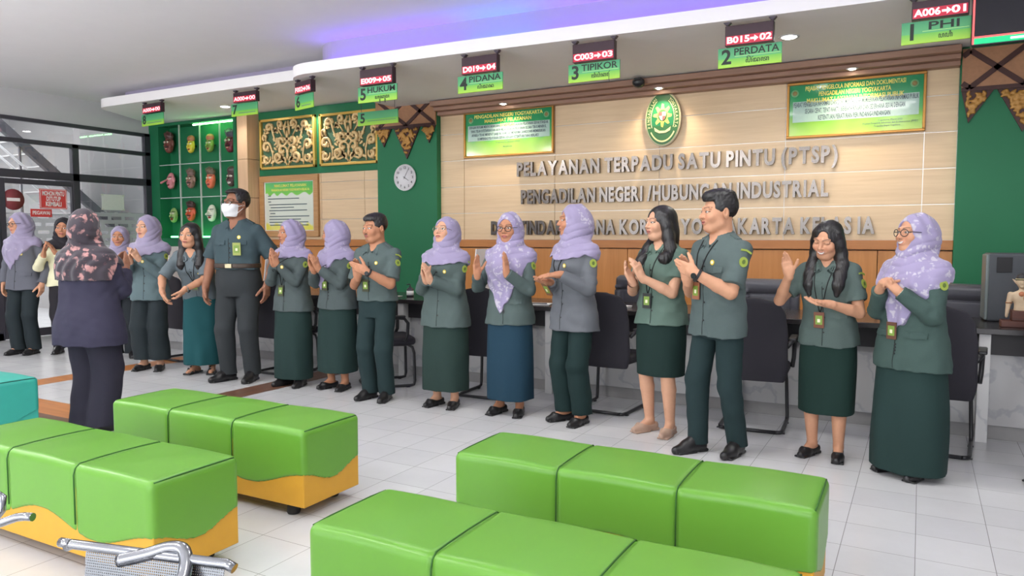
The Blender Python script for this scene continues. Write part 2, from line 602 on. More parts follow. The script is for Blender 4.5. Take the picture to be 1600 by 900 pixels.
# shop front opening behind the viewpoint, made up to let in frontal daylight
b = MB(); b.box((ROOM_L, ROOM_F - .2, 0), (ROOM_R + .2, ROOM_F, .25)); b.box((ROOM_L, ROOM_F - .2, 3.05), (ROOM_R + .2, ROOM_F, CEIL))
b.box((ROOM_L, ROOM_F - .2, .25), (-8.5, ROOM_F, 3.05)); b.box((3.3, ROOM_F - .2, .25), (ROOM_R + .2, ROOM_F, 3.05)); struct(b.build('wall_front', WALLP))
b = MB()
for x in (-8.5, -6.54, -4.58, -2.62, -.66, 1.30, 3.26):
    b.box((x - .03, ROOM_F - .13, .25), (x + .04, ROOM_F - .05, 3.05))
b.box((-8.5, ROOM_F - .13, 2.3), (3.3, ROOM_F - .05, 2.36)); struct(b.build('added_window', FRAME))
pl_ = bpy.data.lights.new('daylight_portal', 'AREA'); pl_.shape = 'RECTANGLE'; pl_.size = 11.8; pl_.size_y = 2.8; pl_.cycles.is_portal = True
po_ = bpy.data.objects.new('daylight_portal', pl_); scene.collection.objects.link(po_); po_.location = (-2.6, ROOM_F - .10, 1.65); po_.rotation_euler = (math.pi / 2, 0, 0)
# left wall: solid near part, then the glazed partition under a header
b = MB(); b.box((ROOM_L - .12, ROOM_F - .2, 0), (ROOM_L, 1.2, CEIL)); b.box((ROOM_L - .12, 1.2, 3.07), (ROOM_L, WALL_Y + .2, CEIL)); struct(b.build('wall_left', WALLP))

# back wall fields
ROWS = [1.38, 1.705, 2.03, 2.355, 2.68]
ROWS_UP = ROWS[1:]
b = panel_boards(-5.32, .25, 1.38, 3.06, [-4.97, -3.73, -2.49, -1.21, -.01], ROWS_UP, WALL_Y)
struct(b.build('wall_back_panelling', PANEL))
b = MB(); b.box((-5.32, WALL_Y - .006, 1.38), (.25, WALL_Y + .2, 3.06)); struct(b.build('trim_1', ALU))
b = panel_boards(-8.56, -6.26, 1.38, 2.30, [-8.4, -7.32, -6.55], [1.66, 1.93, 2.17], WALL_Y)
struct(b.build('wall_back_panelling', PANEL))
b = MB(); b.box((-8.56, WALL_Y - .006, 1.38), (-6.26, WALL_Y + .2, 2.30)); struct(b.build('trim_2', ALU))
# rail and wainscot
b = MB()
for a, c in ((-10.97, -6.26), (-5.32, .25)):
    b.box((a, WALL_Y - .035, 1.29), (c, WALL_Y + .2, 1.38), .004)
struct(b.build('trim_3', RAILW))
b = MB()
for a, c in ((-10.97, -6.26), (-5.32, .25)):
    x = a
    while x < c - .01:
        e = min(x + 1.24, c); b.box((x + .003, WALL_Y - .015, .10), (e - .003, WALL_Y + .2, 1.28), .002); x = e
struct(b.build('wall_back_wainscot', WAINS))
b = MB()
for a, c in ((-10.97, -6.26), (-5.32, .25)):
    b.box((a, WALL_Y - .03, 0), (c, WALL_Y + .2, .10), .003)
struct(b.build('baseboard_back', MOLD))
# green fields: pillar left, pillar right, band behind the carvings
b = MB(); b.box((-6.26, WALL_Y - .10, 0), (-5.32, WALL_Y + .2, 3.215), .004); struct(b.build('wall_pillar_left', GREEN))
b = MB(); b.box((.25, WALL_Y - .10, 0), (1.62, WALL_Y + .2, 3.065), .004); struct(b.build('wall_pillar_right', GREEN))
b = MB(); b.box((-8.56, WALL_Y - .03, 2.30), (-6.26, WALL_Y + .2, 3.215), .003); struct(b.build('wall_green_band', GREEN))
# wood column beside the mask niche
b = MB()
for a, c in ((1.38, 1.98), (1.985, 2.53), (2.535, 3.215)):
    b.box((-8.70, WALL_Y - .25, a), (-8.50, WALL_Y + .2, c), .003)
b.box((-8.69, WALL_Y - .24, 0), (-8.51, WALL_Y + .2, 1.38)); b.box((-8.98, WALL_Y - .03, 0), (-8.69, WALL_Y + .2, 3.215)); struct(b.build('wall_column', wood_material('column veneer', srgb(214, 178, 142), srgb(198, 162, 126), .8, .45, 'z')))
# mask niche: frame of four green strips round a recessed back
NX0, NX1, NZ0, NZ1 = -10.74, -9.02, 1.40, 3.17
b = MB()
b.box((-10.97, WALL_Y - .05, 1.2), (NX0, WALL_Y + .2, 3.215)); b.box((NX1, WALL_Y - .05, 1.2), (-8.96, WALL_Y + .2, 3.215))
b.box((NX0, WALL_Y - .05, 1.2), (NX1, WALL_Y + .2, NZ0)); b.box((NX0, WALL_Y - .05, NZ1), (NX1, WALL_Y + .2, 3.215))
b.box((NX0, WALL_Y + .16, NZ0), (NX1, WALL_Y + .2, NZ1))
struct(b.build('wall_niche', GREEN))
NICHE = ((-10.253, -9.775, -9.329), (2.035, 2.557))
b = MB()
for x in NICHE[0]: b.box((x - .007, WALL_Y - .045, NZ0), (x + .007, WALL_Y - .02, NZ1), .002)
for z in NICHE[1]: b.box((NX0, WALL_Y - .045, z - .006), (NX1, WALL_Y - .02, z + .006), .002)
struct(b.build('trim_4', mat('niche divider', srgb(206, 208, 206), .35, .3)))

# crown moulding over the panelling
b = MB()
for y0, z0, z1 in ((7.52, 3.0, 3.06), (7.60, 2.955, 3.0), (7.68, 2.91, 2.955)):
    b.box((-5.30, y0, z0), (.25, WALL_Y, z1), .006)
struct(b.build('trim_5', MOLD))

# ---------------------------------------------------------------- dropped soffits
COVE = mat('cove white tinted for glow', srgb(172, 164, 190), .85, vary=.02, scale=6)  # white risers, colour darkened and tinted so the violet glow shows
def arc(cx, cy, r, a0, a1, n=12):
    return [(cx + r * math.cos(math.radians(a0 + (a1 - a0) * i / n)), cy + r * math.sin(math.radians(a0 + (a1 - a0) * i / n))) for i in range(n + 1)]
SOF = mat('soffit paint', srgb(243, 240, 240), .85, vary=.02, scale=6)
poly = [(ROOM_R, 8.0), (ROOM_R, 6.12), (-1.4, 5.90), (-3.8, 5.76)] + arc(-5.55, 6.12, .42, 272, 180, 12) + [(-5.97, 8.0)]
b = MB(); b.prism(poly, .112, lambda x, y, h: (x, y, 3.07 + h)); struct(b.build('ceiling_soffit_right', SOF))
poly2 = [(-5.98, 8.0), (-5.98, 6.40)] + arc(-9.98, 6.74, .34, 270, 190, 8) + [(-10.97, 7.9), (-10.97, 8.05)]
b = MB(); b.prism(poly2, .118, lambda x, y, h: (x, y, 3.22 + h)); struct(b.build('ceiling_soffit_left', SOF))
# upstands carrying them to the ceiling, set back to leave the light cove
pr = [(ROOM_R, 8.0), (ROOM_R, 6.42), (-1.4, 6.20), (-3.8, 6.06)] + arc(-5.42, 6.40, .40, 272, 180, 10) + [(-5.82, 8.0)]
b = MB(); b.prism(pr, CEIL - 3.177, lambda x, y, h: (x, y, 3.177 + h)); struct(b.build('ceiling_cove_right', COVE))
pl = [(-5.83, 8.0), (-5.83, 6.62)] + arc(-9.80, 6.94, .30, 270, 190, 8) + [(-10.9, 8.05)]
b = MB(); b.prism(pl, CEIL - 3.334, lambda x, y, h: (x, y, 3.334 + h)); struct(b.build('ceiling_cove_left', COVE))

# floor inlays of wood look tiles
b = MB(); b.box((-9.6, 3.30, 0), (-5.2, 3.60, .0012)); struct(b.build('trim_6', STRIPW))
b = MB(); b.box((-5.50, 3.60, 0), (-5.20, 5.95, .0012)); struct(b.build('trim_7', STRIPD))
b = MB(); b.box((-7.62, 3.60, 0), (-7.32, 5.95, .0012)); struct(b.build('trim_8', STRIPW))
b = MB(); b.box((-9.6, 3.18, 0), (-5.2, 3.30, .0011)); struct(b.build('trim_9', STRIPD))

# ---------------------------------------------------------------- glazed partition on the left and the stair hall behind it
b = MB(); X0, X1 = ROOM_L - .05, ROOM_L + .03
b.box((X0, 1.2, 2.715), (X1, 7.74, 2.775), .004); b.box((X0, 1.2, 2.235), (X1, 7.74, 2.345), .004)
b.box((X0, 1.2, 3.02), (X1, 7.74, 3.07), .004); b.box((X0, 1.2, 0), (X1, 5.45, .10), .004); b.box((X0, 6.60, 0), (X1, 7.74, .10), .004)
for y, w in ((1.25, .05), (3.4, .05), (5.42, .05), (6.53, .05), (7.70, .05)):
    b.box((X0, y - w, 0), (X1, y + w, 2.775 if y == 6.53 else 3.07), .004)
wf = struct(b.build('window_1', FRAME))
def glass_material(name, rough=0.02, tint=(.95, .96, .96, 1)):
    m, nt, b_ = new_mat(name)
    out = nt.nodes['Material Output']
    tr = node(nt, 'ShaderNodeBsdfTransparent'); tr.inputs[0].default_value = tint
    gl = node(nt, 'ShaderNodeBsdfGlossy'); gl.inputs['Roughness'].default_value = rough; gl.inputs[0].default_value = (.9, .9, .95, 1)
    fr = node(nt, 'ShaderNodeFresnel'); fr.inputs[0].default_value = 1.45
    mx = node(nt, 'ShaderNodeMixShader'); nt.links.new(fr.outputs[0], mx.inputs[0]); nt.links.new(tr.outputs[0], mx.inputs[1]); nt.links.new(gl.outputs[0], mx.inputs[2])
    nt.links.new(mx.outputs[0], out.inputs[0])
    return m
GLASS = glass_material('clear glass')
b = MB()
for y0, y1 in ((1.3, 3.35), (3.45, 5.37), (5.47, 6.53), (6.63, 7.65)):
    for z0, z1 in ((.10 if y0 != 5.47 else 2.345, 2.235 if y0 != 5.47 else 2.3451), (2.345, 2.715), (2.775, 3.02)):
        if z1 - z0 > .01: b.box((ROOM_L - .014, y0, z0), (ROOM_L - .006, y1, z1))
b.build('pane', GLASS, wf)
# glass door in the partition
b = MB()
b.box((X0 + .01, 5.48, .01), (X1 - .01, 5.55, 2.22), .003); b.box((X0 + .01, 6.46, .01), (X1 - .01, 6.52, 2.22), .003)
b.box((X0 + .01, 5.55, .01), (X1 - .01, 6.46, .12), .003); b.box((X0 + .01, 5.55, 2.15), (X1 - .01, 6.46, 2.22), .003)
dr = struct(b.build('door_1', FRAME))
b = MB(); b.box((ROOM_L - .014, 5.55, .12), (ROOM_L - .006, 6.46, 2.15)); b.build('pane', GLASS, dr)
b = MB(); b.tube([(ROOM_L + .03, 6.40, .85), (ROOM_L + .07, 6.40, .9), (ROOM_L + .07, 6.40, 1.25), (ROOM_L + .03, 6.40, 1.30)], .012); b.build('handle', ALU, dr)
def film_material():
    m, nt, b_ = new_mat('frosted film')
    out = nt.nodes['Material Output']; tc = node(nt, 'ShaderNodeTexCoord')
    mp = node(nt, 'ShaderNodeMapping'); mp.inputs['Rotation'].default_value = (0, math.pi / 2, 0); nt.links.new(tc.outputs['Object'], mp.inputs[0])
    sx = node(nt, 'ShaderNodeSeparateXYZ'); nt.links.new(tc.outputs['Object'], sx.inputs[0])
    cb = node(nt, 'ShaderNodeCombineXYZ'); nt.links.new(sx.outputs['Y'], cb.inputs['X']); nt.links.new(sx.outputs['Z'], cb.inputs['Y'])
    br = node(nt, 'ShaderNodeTexBrick', offset=.5); br.inputs['Scale'].default_value = 1; br.inputs['Brick Width'].default_value = .22; br.inputs['Row Height'].default_value = .11; br.inputs['Mortar Size'].default_value = .032
    nt.links.new(cb.outputs[0], br.inputs['Vector'])
    tr = node(nt, 'ShaderNodeBsdfTransparent'); tr.inputs[0].default_value = (.92, .92, .93, 1)
    df = node(nt, 'ShaderNodeBsdfDiffuse'); df.inputs[0].default_value = srgb(190, 192, 196)
    mr = node(nt, 'ShaderNodeMath', operation='MULTIPLY'); mr.inputs[1].default_value = .55; nt.links.new(br.outputs['Fac'], mr.inputs[0])
    mx = node(nt, 'ShaderNodeMixShader'); nt.links.new(mr.outputs[0], mx.inputs[0]); nt.links.new(tr.outputs[0], mx.inputs[1]); nt.links.new(df.outputs[0], mx.inputs[2])
    nt.links.new(mx.outputs[0], out.inputs[0]); return m
FILM = film_material()
b = MB(); b.box((ROOM_L - .0055, 6.63, 1.05), (ROOM_L - .0045, 7.65, 1.80)); b.build('frosted_film', FILM, wf)
b = MB(); b.box((ROOM_L - .0055, 5.55, 1.0), (ROOM_L - .0045, 6.46, 1.75)); b.build('frosted_film', FILM, dr)

# hall beyond
HALL = mat('hall paint', srgb(168, 167, 168), .9, vary=.04, scale=4)
b = MB(); b.box((-16.5, 1.0, 0), (-16.3, 9.0, 4.2)); b.box((-16.5, 8.4, 0), (-11.0, 8.6, 4.2)); b.box((-16.5, .8, 0), (-11.1, 1.0, 4.2)); struct(b.build('wall_hall', HALL))
b = MB(); b.box((-16.5, .8, 4.2), (-11.1, 8.6, 4.3)); struct(b.build('ceiling_hall', CEILM))
for i in range(1):
    st = thing('staircase', 'dark stair flight with pale handrails seen through the glass partition', 'staircase', (-12.6, 7.0, 0))
    def sl(y): return 2.62 - (y - 7.05) * .86
    b = MB()
    P = [(-1.5, sl(5.5)), (1.35, sl(8.35)), (1.35, sl(8.35) - .17), (-1.5, sl(5.5) - .17)]
    b.prism(P, .10, lambda y, z, h: (h, y, z)); b.build('stringer', mat('stringer paint', srgb(70, 68, 76), .5), st)
    b = MB()
    for k in range(13):
        y = -1.4 + k * .21; z = sl(7.0 + y)
        b.box((-1.3, y - .14, z - .05), (-.02, y + .14, z - .01))
    b.prism([(-1.5, sl(5.5) - .06), (1.35, sl(8.35) - .06), (1.35, sl(8.35) - .15), (-1.5, sl(5.5) - .15)], 1.28, lambda y, z, h: (-1.3 + h, y, z))
    b.build('treads', mat('stair tread', srgb(164, 163, 165), .8), st)
    for dz in (-.45, -.62):
        b = MB(); b.tube([(.10, -1.5, sl(5.5) + dz), (.10, 1.35, sl(8.35) + dz)], .020, 10); b.build('handrail', mat('pale rail', srgb(214, 214, 216), .3, .4), st)
    b = MB()
    for y in (-1.3, -.4, .5, 1.3):
        b.tube([(.05, y, 0), (.05, y, sl(7.0 + y) - .1)], .022, 8)
    b.build('post', mat('stringer paint 2', srgb(70, 68, 76), .5), st)
# ---------------------------------------------------------------- lamps: unseen hanging panels added for light, downlights, spots under the moulding, cove strip
LAMP_HOUSE = mat('lamp housing', srgb(220, 220, 222), .5)
LAMP_GLOW = emit_mat('added lamp diffuser', (1.0, .985, .97, 1), 6.0)
DOWN_GLOW = emit_mat('downlight glow', (1.0, .97, .93, 1), 30.0)
WARM_GLOW = emit_mat('warm spot glow', (1.0, .86, .62, 1), 40.0)
WHERE = ['above the left end of the row', 'above the turquoise ottoman', 'above the near green ottomans', 'over the left middle of the hall', 'over the middle of the hall', 'above the right end of the row', 'over the viewpoint', 'over the right side of the hall', 'at the back of the hall behind the viewpoint', 'at the back right of the hall', 'at the far left behind the viewpoint', 'at the left by the partition']
for i, (x, y) in enumerate(ADDED_LAMPS):
    t = thing('added_light', 'added unseen white suspended square light ' + WHERE[i], 'light', (x, y, CEIL - .22), 0, 'added ceiling lights of the hall')
    b = MB(); b.box((-.32, -.32, -.03), (.32, .32, 0), .004); b.build('housing', LAMP_HOUSE, t)
    b = MB(); b.tube([(-.2, 0, 0), (-.2, 0, .22)], .004, 6); b.tube([(.2, 0, 0), (.2, 0, .22)], .004, 6); b.build('hanging_wire', LAMP_HOUSE, t)
    b = MB(); b.box((-.28, -.28, -.034), (.28, .28, -.028)); b.build('diffuser', LAMP_GLOW, t)
    l = bpy.data.lights.new('lamp_light', 'AREA'); l.shape = 'SQUARE'; l.size = .56; l.energy = LAMP_W; l.color = (1, .985, .97)
    o = bpy.data.objects.new('lamp_light', l); scene.collection.objects.link(o); o.parent = t; o.location = (0, 0, -.045)
    l = bpy.data.lights.new('ceiling_fill', 'POINT'); l.energy = LAMP_FILL * (.08 if i < 5 else 1.5); l.shadow_soft_size = .16; l.color = (1, .985, .97)  # extra fill hung below the panel, lifts the ceiling brightness
    o = bpy.data.objects.new('ceiling_fill', l); scene.collection.objects.link(o); o.parent = t; o.location = (0, 0, -.24)
def downlight(x, y, z, label, glow, watts, col, spread=110, rad=.05):
    t = thing('downlight', label, 'light', (x, y, z))
    b = MB(); b.lathe([(rad, -.004), (rad + .016, -.006), (rad + .018, 0), (rad, 0)], seg=20); b.build('trim_ring', LAMP_HOUSE, t)
    b = MB(); b.lathe([(.001, -.014), (rad * .7, -.010), (rad, -.002), (.001, 0)], seg=20); b.build('bulb', glow, t)
    l = bpy.data.lights.new('spot', 'SPOT'); l.energy = watts; l.spot_size = math.radians(spread); l.spot_blend = .6; l.color = col; l.shadow_soft_size = .05
    o = bpy.data.objects.new('spot', l); scene.collection.objects.link(o); o.parent = t; o.location = (0, 0, -.02)
    return t
downlight(-8.52, 7.20, 3.22, 'bright white downlight in the soffit beside queue display seven', DOWN_GLOW, 24, (1, .98, .95), 140, .065)
downlight(-1.02, 6.62, 3.07, 'bright white downlight in the soffit beside the PERDATA display', DOWN_GLOW, 60, (1, .98, .95), 140, .065)
downlight(-4.30, 7.58, 2.955, 'warm spot lamp in the moulding over the left green notice', WARM_GLOW, 42, (1, .84, .62), 130, .035)
downlight(-2.44, 7.58, 2.955, 'warm spot lamp in the moulding over the oval emblem', WARM_GLOW, 42, (1, .84, .62), 130, .035)
downlight(-.61, 7.58, 2.955, 'warm spot lamp in the moulding over the wide right notice', WARM_GLOW, 42, (1, .84, .62), 130, .035)
downlight(-7.33, 7.60, 3.22, 'white spot lamp between the two carved gilt panels', DOWN_GLOW, 30, (1, .98, .95), 120, .035)
# coloured light strip lying in the cove
def strip(name, pts, m, label, w=.03):
    b = MB(); b.tube(pts, w / 2, 8); o = b.build(name, m)
    return tag(o, label, 'light')
strip('light_strip', [(-5.70, 6.16, 3.20), (-5.45, 5.94, 3.20), (-3.85, 5.99, 3.20)], emit_mat('violet strip', (.17, .03, 1.0, 1), 9.0), 'violet glowing light strip in the ceiling cove, left stretch')
strip('light_strip', [(-3.80, 5.995, 3.20), (-3.1, 6.035, 3.20)], emit_mat('blue strip', (.02, .20, 1.0, 1), 10.0), 'blue glowing light strip in the ceiling cove, middle stretch')
strip('light_strip', [(-3.05, 6.04, 3.20), (-1.4, 6.135, 3.20), (.8, 6.23, 3.20)], emit_mat('violet strip right', (.17, .03, 1.0, 1), 9.0), 'violet glowing light strip in the ceiling cove, right stretch')
strip('light_strip', [(-9.95, WALL_Y - .01, NZ1 - .02), (NX1 - .03, WALL_Y - .01, NZ1 - .02)], emit_mat('green strip', (.30, 1.0, .30, 1), 22.0), 'green glowing light strip along the top of the mask niche', .022)
strip('light_strip', [(-10.6, WALL_Y + .03, NZ0 + .02), (NX1 - .03, WALL_Y + .03, NZ0 + .02)], emit_mat('green strip low', (.15, 1.0, .28, 1), 12.0), 'green glowing light strip along the bottom of the mask niche', .022)
l = bpy.data.lights.new('hall_fill', 'AREA'); l.size = 1.6; l.energy = 420  # fill light added to brighten the stair hall, no fixture modelled
o = bpy.data.objects.new('hall_fill', l); scene.collection.objects.link(o); o.location = (-13.6, 4.6, 4.1)
# ---------------------------------------------------------------- reception counter
BLACKTOP = mat('black granite top', srgb(46, 42, 44), .22, vary=.25, scale=160)
APRON = mat('dark apron', srgb(40, 38, 42), .5)
MARBLE = marble_material('white marble', srgb(208, 207, 207), srgb(190, 190, 193))
MARBLEG = marble_material('grey marble', srgb(180, 179, 180), srgb(164, 164, 168))
PLINTH = mat('grey plinth', srgb(150, 148, 148), .4, vary=.08, scale=20)
b = MB(); b.box((-9.5, 5.90, .75), (3.2, 6.72, .79), .004); tag(b.build('countertop', BLACKTOP), 'long black polished worktop running over all the marble counter units', 'countertop')
fins = [-9.47, -7.85, -6.20, -4.55, -2.90, -1.25, .40, 2.05]
WH = ['at the far left by the glass partition', 'behind the bowing woman in the teal skirt', 'behind the masked man', 'behind the man with the moustache', 'between the blue skirt and the woman in profile', 'behind the walking man', 'behind the long-haired laughing woman', 'behind the woman in the long scarf at the right']
for i, x in enumerate(fins):
    x1 = fins[i + 1] if i + 1 < len(fins) else 3.2
    t = thing('counter_unit', 'marble clad counter unit with dark apron ' + ['nearest the glass partition', 'behind the bowing woman in the teal skirt', 'behind the masked man and his neighbours', 'between the moustached man and the blue skirt', 'behind the woman in profile', 'behind the walking man and the laughing woman', 'under the carved puppet at the right end', 'beyond the right edge'][i], 'counter', (x, 5.95, 0), 0, 'counter units')
    if i < 7 or True:
        b = MB(); b.box((-.035, -.02, 0), (.035, .58, .75), .003); b.build('end_panel', MARBLE, t)
    L = x1 - x
    b = MB(); b.box((.035, .10, .10), (L - .035, .14, .60), .002); b.build('front_panel', MARBLEG, t)
    b = MB(); b.box((.036, .06, .60), (L - .036, .56, .748), .002); b.build('apron', APRON, t)
    b = MB(); b.box((.036, .12, 0), (L - .036, .16, .10), .002); b.build('plinth', PLINTH, t)

# ---------------------------------------------------------------- chairs
CHF = mat('black chair fabric', srgb(44, 42, 50), .9, vary=.15, scale=300, bump=.3, bscale=700)
CHM = mat('black chair metal', srgb(36, 36, 40), .35)
def visitor_chair():
    t = thing('visitor_chair', 'x', 'chair')
    F = Field.box(V(-.30, -.10, .34), V(.30, .16, 1.02), .011)
    F.loft(V(0, 0, 0), None, [(.37, .225, .035, .0), (.42, .240, .045, 0), (.60, .245, .042, -.012), (.80, .235, .038, -.022), (.90, .205, .034, -.030), (.955, .13, .028, -.036), (.972, .05, .02, -.038)], n=3.2)
    X, Y, Z = F.P(); F.d = F.d + (.0 * X).astype(np.float32)
    field_obj('backrest', F, CHF, t)
    F = Field.box(V(-.28, -.02, .36), V(.28, .52, .50), .012)
    F.rbox(V(0, .21, .435), V(.24, .205, .038), .030); field_obj('seat', F, CHF, t)
    for sd in (-1, 1):
        b = MB()
        b.tube([(sd * .235, .03, .62), (sd * .262, .06, .655), (sd * .268, .20, .665), (sd * .268, .30, .655), (sd * .266, .335, .61), (sd * .262, .33, .50), (sd * .255, .30, .44)], .016, 8)
        b.box((sd * .268 - .026, .06, .662), (sd * .268 + .026, .31, .685), .008)
        b.build('armrest', CHM, t)
    b = MB()
    for sd in (-1, 1):
        pts = [(sd * .20, .10, .405), (sd * .20, .34, .40), (sd * .205, .385, .375), (sd * .21, .40, .32), (sd * .22, .405, .06), (sd * .22, .395, .022), (sd * .22, .36, .016), (sd * .22, .02, .016), (sd * .21, -.04, .016), (sd * .18, -.055, .016)]
        b.tube(pts, .0135, 8)
    b.tube([(-.18, -.055, .016), (.18, -.055, .016)], .0135, 8)
    b.build('sled_frame', CHM, t)
    b = MB()
    for sd in (-1, 1):
        for y in (.0, .34): b.box((sd * .22 - .018, y - .015, 0), (sd * .22 + .018, y + .015, .006))
    b.build('floor_glides', CHM, t)
    return t
vc = visitor_chair()
spots = [(-1.05, 5.50, 4, 'black fabric visitor chair behind the walking man, armrest showing'), (-2.22, 5.50, -3, 'black fabric visitor chair behind the woman standing in profile'),
         (-3.34, 5.50, 3, 'black fabric visitor chair left of the blue-skirted woman'), (.09, 5.46, -4, 'black fabric visitor chair at the right behind the smiling woman in the shawl'),
         (-4.58, 5.46, -42, 'black fabric visitor chair turned sideways behind the man with the moustache'), (-5.80, 5.44, 0, 'black fabric visitor chair between the masked man and the woman in profile with praying hands'), (-7.45, 5.50, -5, 'black fabric visitor chair with rounded back beside the bowing woman')]
for i, (x, y, a, lab) in enumerate(spots):
    c = vc if i == 0 else copy_tree(vc)
    c.location = (x, y, 0); c.rotation_euler = (0, 0, math.radians(a)); tag(c, lab, 'chair', 'visitor chairs in front of the counter')

LEATH = mat('black leather', srgb(84, 84, 92), .28, vary=.1, scale=60, bump=.15, bscale=250)
def office_chair():
    t = thing('office_chair', 'x', 'chair')
    F = Field.box(V(-.32, -.14, .42), V(.32, .14, 1.10), .011)
    F.rbox(V(0, .0, .74), V(.255, .055, .29), .05)
    F.rbox(V(0, -.03, .965), V(.245, .045, .055), .04, k=.02)
    for sd in (-1, 1):
        F.rbox(V(sd * .215, -.035, .72), V(.04, .05, .22), .03, k=.015)
    F.rbox(V(0, -.06, .895), V(.26, .02, .008), .006, k=.01, op='s')
    for sd in (-1, 1): F.rbox(V(sd * .165, -.07, .72), V(.006, .02, .18), .005, k=.01, op='s')
    field_obj('backrest', F, LEATH, t)
    F = Field.box(V(-.3, -.5, .38), V(.3, .06, .54), .012); F.rbox(V(0, -.16, .46), V(.26, .20, .05), .04); field_obj('seat', F, LEATH, t)
    for sd in (-1, 1):
        b = MB(); b.tube([(sd * .26, .02, .50), (sd * .30, .0, .60), (sd * .30, -.04, .66), (sd * .30, -.26, .66), (sd * .28, -.30, .5)], .02, 8); b.build('armrest', CHM, t)
    b = MB(); b.tube([(0, -.10, .10), (0, -.10, .42)], .03, 10); b.build('gas_lift', CHM, t)
    b = MB()
    for k in range(5):
        a = k * 2 * math.pi / 5
        b.tube([(0, -.10, .10), (.26 * math.cos(a), -.10 + .26 * math.sin(a), .065)], [.026, .018], 8)
        b.lathe([(.001, -.02), (.025, -.02), (.025, .02), (.001, .02)], (.26 * math.cos(a), -.10 + .26 * math.sin(a), .027), 12, 'x')
    b.build('star_base', CHM, t)
    return t
oc = office_chair()
for i, (x, a, lab) in enumerate([(-1.19, 3, 'black leather office chair behind the counter left of the laughing woman'), (-2.42, -4, 'black leather office chair behind the counter between the profile woman and the black-haired woman'), (.30, -12, 'black leather office chair behind the counter, half hidden by the smiling woman at the right')]):
    c = oc if i == 0 else copy_tree(oc)
    c.location = (x, 7.02, 0); c.rotation_euler = (0, 0, math.radians(a)); tag(c, lab, 'chair', 'office chairs behind the counter')

# ---------------------------------------------------------------- ottoman benches
VINYL = mat('green vinyl', srgb(98, 154, 52), .33, vary=.04, scale=8, bump=.12, bscale=420, spec=.45)
YELL = mat('yellow vinyl', srgb(208, 154, 44), .5, vary=.05, scale=14, bump=.1, bscale=400)
TURQ = mat('turquoise vinyl', srgb(46, 156, 142), .5, vary=.06, scale=14, bump=.15, bscale=400)
SEAM = mat('seam piping dark green', srgb(40, 92, 22), .6)
SEAMT = mat('seam piping dark teal', srgb(20, 90, 80), .6)
FOOT = mat('black rubber foot', srgb(34, 33, 34), .7)
def ottoman(cover, seam, base):
    t = thing('ottoman', 'x', 'ottoman')
    L, D, Ht = .75, .215, .455
    F = Field.box(V(-.78, -.25, .12), V(.78, .25, .49), .0085)
    F.rbox(V(0, 0, .20), V(L, D, Ht - .20), .030)
    X, Y, Z = F.P()
    F.d = F.d - (np.clip((Z - .42) / .03, 0, 1) * .010 * np.clip(np.cos(X * math.pi / .52 * .5 * 2) ** 2, 0, 1) * np.cos(np.clip(Y / D, -1, 1) * 1.3)).astype(np.float32)
    s_ = (X + L)
    wx = .187 + .040 * np.cos(2 * math.pi * (L - X) / .76) + 0 * Y
    wy = .197 + .030 * np.cos(2 * math.pi * (Y + D) / .43) + 0 * X
    side = (L - np.abs(X)) < (D - np.abs(Y))
    w = np.where(side, wy, wx)
    F.d = np.maximum(F.d, (w - Z) * .9).astype(np.float32)
    for x in (-.25, .25):
        K = np.sqrt((X - x) ** 2 + 0 * Y + 0 * Z)
        F.d = F.d + (.009 * np.exp(-(K / .008) ** 2)).astype(np.float32)
    field_obj('cushion', F, cover, t)
    b = MB(); b.box((-L + .008, -D + .008, .062), (L - .008, D - .008, .36), .006); b.build('base', base, t)
    for x in (-.25, .25):
        pts = [(x, -D - .0005, .20), (x, -D - .0005, Ht - .045), (x, -D + .008, Ht - .018), (x, -D + .028, Ht - .001), (x, -D * .5, Ht + .0025), (x, 0, Ht + .004), (x, D * .5, Ht + .0025), (x, D - .028, Ht - .001), (x, D - .008, Ht - .018), (x, D + .0005, Ht - .045), (x, D + .0005, .20)]
        b = MB(); b.tube(pts, .0030, 6); b.build('seam', seam, t)
    for sx in (-1, 1):
        pts = [(sx * (L - .012), -D + .022, Ht - .008), (sx * (L - .010), -D * .5, Ht - .005), (sx * (L - .010), D * .5, Ht - .005), (sx * (L - .012), D - .022, Ht - .008)]
        b = MB(); b.tube(pts, .0035, 6); b.build('end_piping', seam, t)
    for sx in (-1, 1):
        for sy in (-1, 1):
            b = MB(); b.lathe([(.030, 0), (.034, .01), (.030, .066)], (sx * (L - .14), sy * (D - .07), 0), 14); b.build('foot', FOOT, t)
    return t
ot = ottoman(VINYL, SEAM, YELL)
for i, (x, y, a, lab) in enumerate([(-3.375, 2.835, .8, 'green vinyl ottoman on yellow base, back left, nearest the woman in navy'), (-3.325, 1.985, .5, 'green vinyl ottoman on a yellow base at the front left, nearest the chrome seat'),
                                    (-1.035, 2.915, 0.6, 'green vinyl ottoman at the back right, before the feet of the walking man'), (-1.005, 1.985, .4, 'green vinyl ottoman front and centre, cut off by the bottom edge')]):
    c = ot if i == 0 else copy_tree(ot)
    c.location = (x, y, 0); c.rotation_euler = (0, 0, math.radians(a)); tag(c, lab, 'ottoman', 'green ottomans')
tq = ottoman(TURQ, SEAMT, TURQ)
tq.location = (-6.0, 2.62, 0); tq.rotation_euler = (0, 0, math.radians(-1)); tag(tq, 'turquoise vinyl ottoman at the left edge behind the green ones', 'ottoman')

